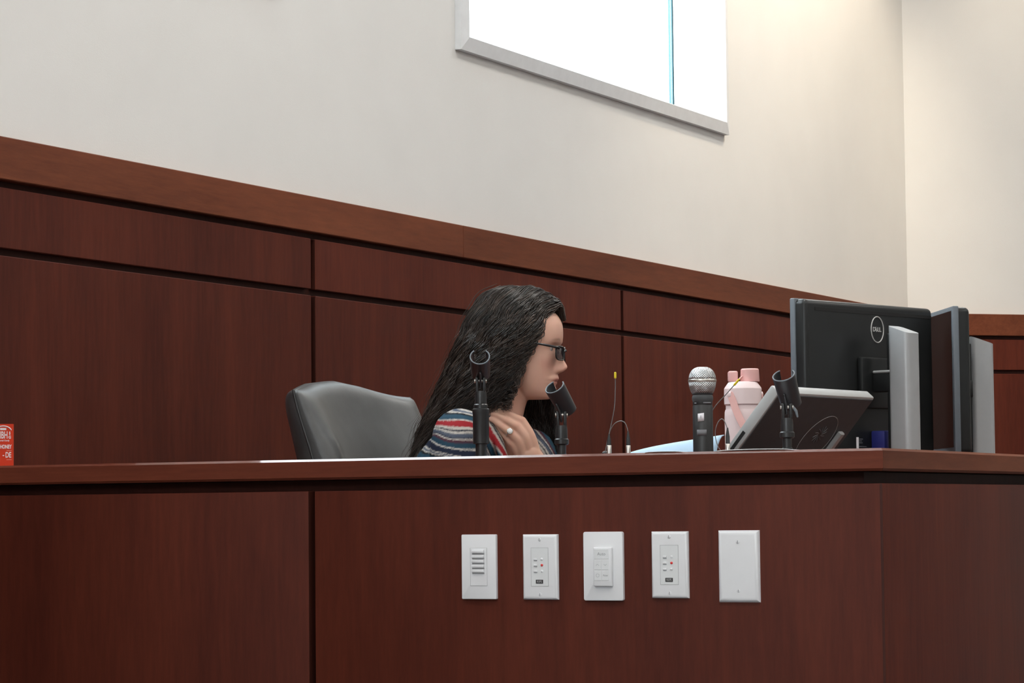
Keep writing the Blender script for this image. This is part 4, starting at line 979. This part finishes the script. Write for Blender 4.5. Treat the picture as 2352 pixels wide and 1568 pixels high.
st = strands(NF, NM, NK, 250, 13, 1.15)
st += strands(NF, NM, NK, 26, 12, 1.1, 0.0, 0.12)
st += strands(FF, FM, FK, 120, 10, 1.25)
# loose wisps over the neck
WA = [(2, -86, 205), (-6, -86, 172), (-14, -86, 146), (-26, -88, 124), (-44, -90, 108), (-62, -90, 100)]
WB = [(-6, -88, 200), (-14, -88, 168), (-26, -88, 140), (-34, -90, 120), (-30, -92, 104), (-44, -92, 94)]
WC = [(-16, -90, 190), (-26, -90, 160), (-38, -90, 135), (-52, -92, 116), (-70, -92, 104), (-88, -92, 96)]
st += strands(WA, WB, WC, 9, 5, 0.8)
# flyaways
for P, r0, tn, t in strands(NF, NM, NK, 90, 2, 0.5): 
    P = P + np.linspace(0, 1, len(P))[:, None]*rng.normal(0, 9, 3)[None, :] + np.array([-8*t, -2, 5*t]); st.append((P, 0.55, 0.8, t))
def strand_mesh(name, st, mat, parent):
    V, Fc, Cc = [], [], []; off = 0
    for P, r0, tn, t in st:
        n = len(P); T, U_, W_ = frames(P); s = np.linspace(0, 1, n); r = r0*(1-0.75*s**3); r[0] *= 0.7
        ring = []
        for k in range(3):
            a = 2*PI*k/3; ring.append(P + (U_*math.cos(a)+W_*math.sin(a))*r[:, None])
        V.append(np.stack(ring, 1).reshape(-1, 3))
        i = np.arange(n-1)[:, None]*3; k = np.arange(3)[None, :]; k2 = (k+1) % 3
        Fc.append(np.stack([i+k, i+k2, i+3+k2, i+3+k], 2).reshape(-1, 4)+off); off += n*3
        dark, brown = np.array([0.0060, 0.0045, 0.0042]), np.array([0.095, 0.067, 0.053])
        Cc.append(np.tile(dark*(1-tn**2*0.75)+brown*(tn**2*0.75), (n*3, 1)))
    V = np.vstack(V)*US; Fc = np.vstack(Fc); me = bpy.data.meshes.new(name)
    me.vertices.add(len(V)); me.vertices.foreach_set('co', V.ravel()); me.loops.add(Fc.size); me.loops.foreach_set('vertex_index', Fc.ravel().astype(np.int32))
    me.polygons.add(len(Fc)); me.polygons.foreach_set('loop_start', np.arange(0, Fc.size, 4, dtype=np.int32)); me.update(calc_edges=True)
    set_tint(me, np.vstack(Cc)); return link(name, me, mat, parent, True)
hair = strand_mesh('hair', st, 'hair', person)
# scalp cap under the strands: the part of the head behind the hairline, slightly proud
v, f = head_geo(grow=3.0, wmin=130.0); hl = (v-HPIV); hl = np.stack([hl[:, 0]*ci-hl[:, 1]*si, hl[:, 0]*si+hl[:, 1]*ci, hl[:, 2]], 1)+HPIV
lim = np.interp(hl[:, 2], [130, 165, 190, 222, 244, 262, 290, 306, 316, 330, 360], [-60, -30, -14, -6, 6, 22, 30, 40, 62, 80, 200])
ok = hl[:, 0] < lim; v2 = v.copy(); v2[:, 2] += 4*np.clip((v2[:, 2]-300)/58, 0, 1)
keep = [q_ for q_ in f if all(ok[i] for i in q_)]
cap = pydata('hair_underlayer', v2*US, keep, 'hair', hair, True); set_tint(cap.data, np.tile((0.012, 0.009, 0.008), (len(v2), 1)))

# glasses
gl = thing('eyeglasses', 'black rectangular glasses worn by the woman', 'glasses', WO, YAW)
def hp(x, y, z): return tuple(turn([(x, y, z)])[0]*US)
for s_ in (-1, 1):
    pts = []
    for k in range(33):
        a = 2*PI*k/32; cc, sn = math.cos(a), math.sin(a); e = 2/4.0
        y = 31*s_ + 24.5*math.copysign(abs(cc)**e, cc); z = 230.5 + 15.5*math.copysign(abs(sn)**e, sn)
        pts.append(hp(99.5 - 0.0035*y*y, y, z))
    fr_ = tube('frame', pts, 1.9*US, 'glasses_black', gl, 8)
    n = len(pts)-1; cpt = np.mean(np.array(pts[:-1]), axis=0)
    ln_ = pydata('lens', [tuple(cpt)] + pts[:-1], [(0, i+1, (i+1) % n+1) for i in range(n)], 'lens_glass', gl, True)
    sdl = ln_.modifiers.new('t', 'SOLIDIFY'); sdl.thickness = 0.0015
    tube('temple_arm', [hp(95, 56*s_, 241), hp(88, 65*s_, 243), hp(60, 76*s_, 249), hp(10, 80*s_, 257), hp(-30, 78*s_, 250)], [3.2*US, 3.0*US, 2.6*US, 2.2*US, 2.0*US], 'glasses_black', gl, 8, 5)
tube('bridge', [hp(99, -7, 234), hp(101.5, 0, 237), hp(99, 7, 234)], 1.7*US, 'glasses_black', gl, 8, 4)

# ring on her hand
A_, B_ = np.array(FING[2][0], float), np.array(FING[2][1], float); ctr = A_*0.60+B_*0.40; ax = (B_-A_)/np.linalg.norm(B_-A_)
rg = thing('finger_ring', 'silver ring with a round stone on the hand at the throat', 'ring', WO, YAW)
e1 = np.cross(ax, (0, -1.0, 0.25)); e1 /= np.linalg.norm(e1); e2 = np.cross(e1, ax); e2 = e2 if e2[1] < 0 else -e2
tube('band', [(ctr+(e1*math.cos(t)+e2*math.sin(t))*10.4)*US for t in np.linspace(0, 2*PI, 33)], 1.5*US, 'ring_silver', rg, 8)
tp = (ctr+e2*10.5)*US
st_ = lathe('stone', [(3.0*US, 0), (5.6*US, 1.5*US), (5.2*US, 3.6*US), (2.6*US, 5.0*US)], 'ring_stone', rg, 16, basis(e1, np.cross(e2, e1), e2, tp), sharp=0.3)
tube('halo', [tp+(e1*math.cos(t)+ax*math.sin(t))*6.0*US+e2*1.6*US for t in np.linspace(0, 2*PI, 25)], 1.2*US, 'ring_silver', rg, 6)
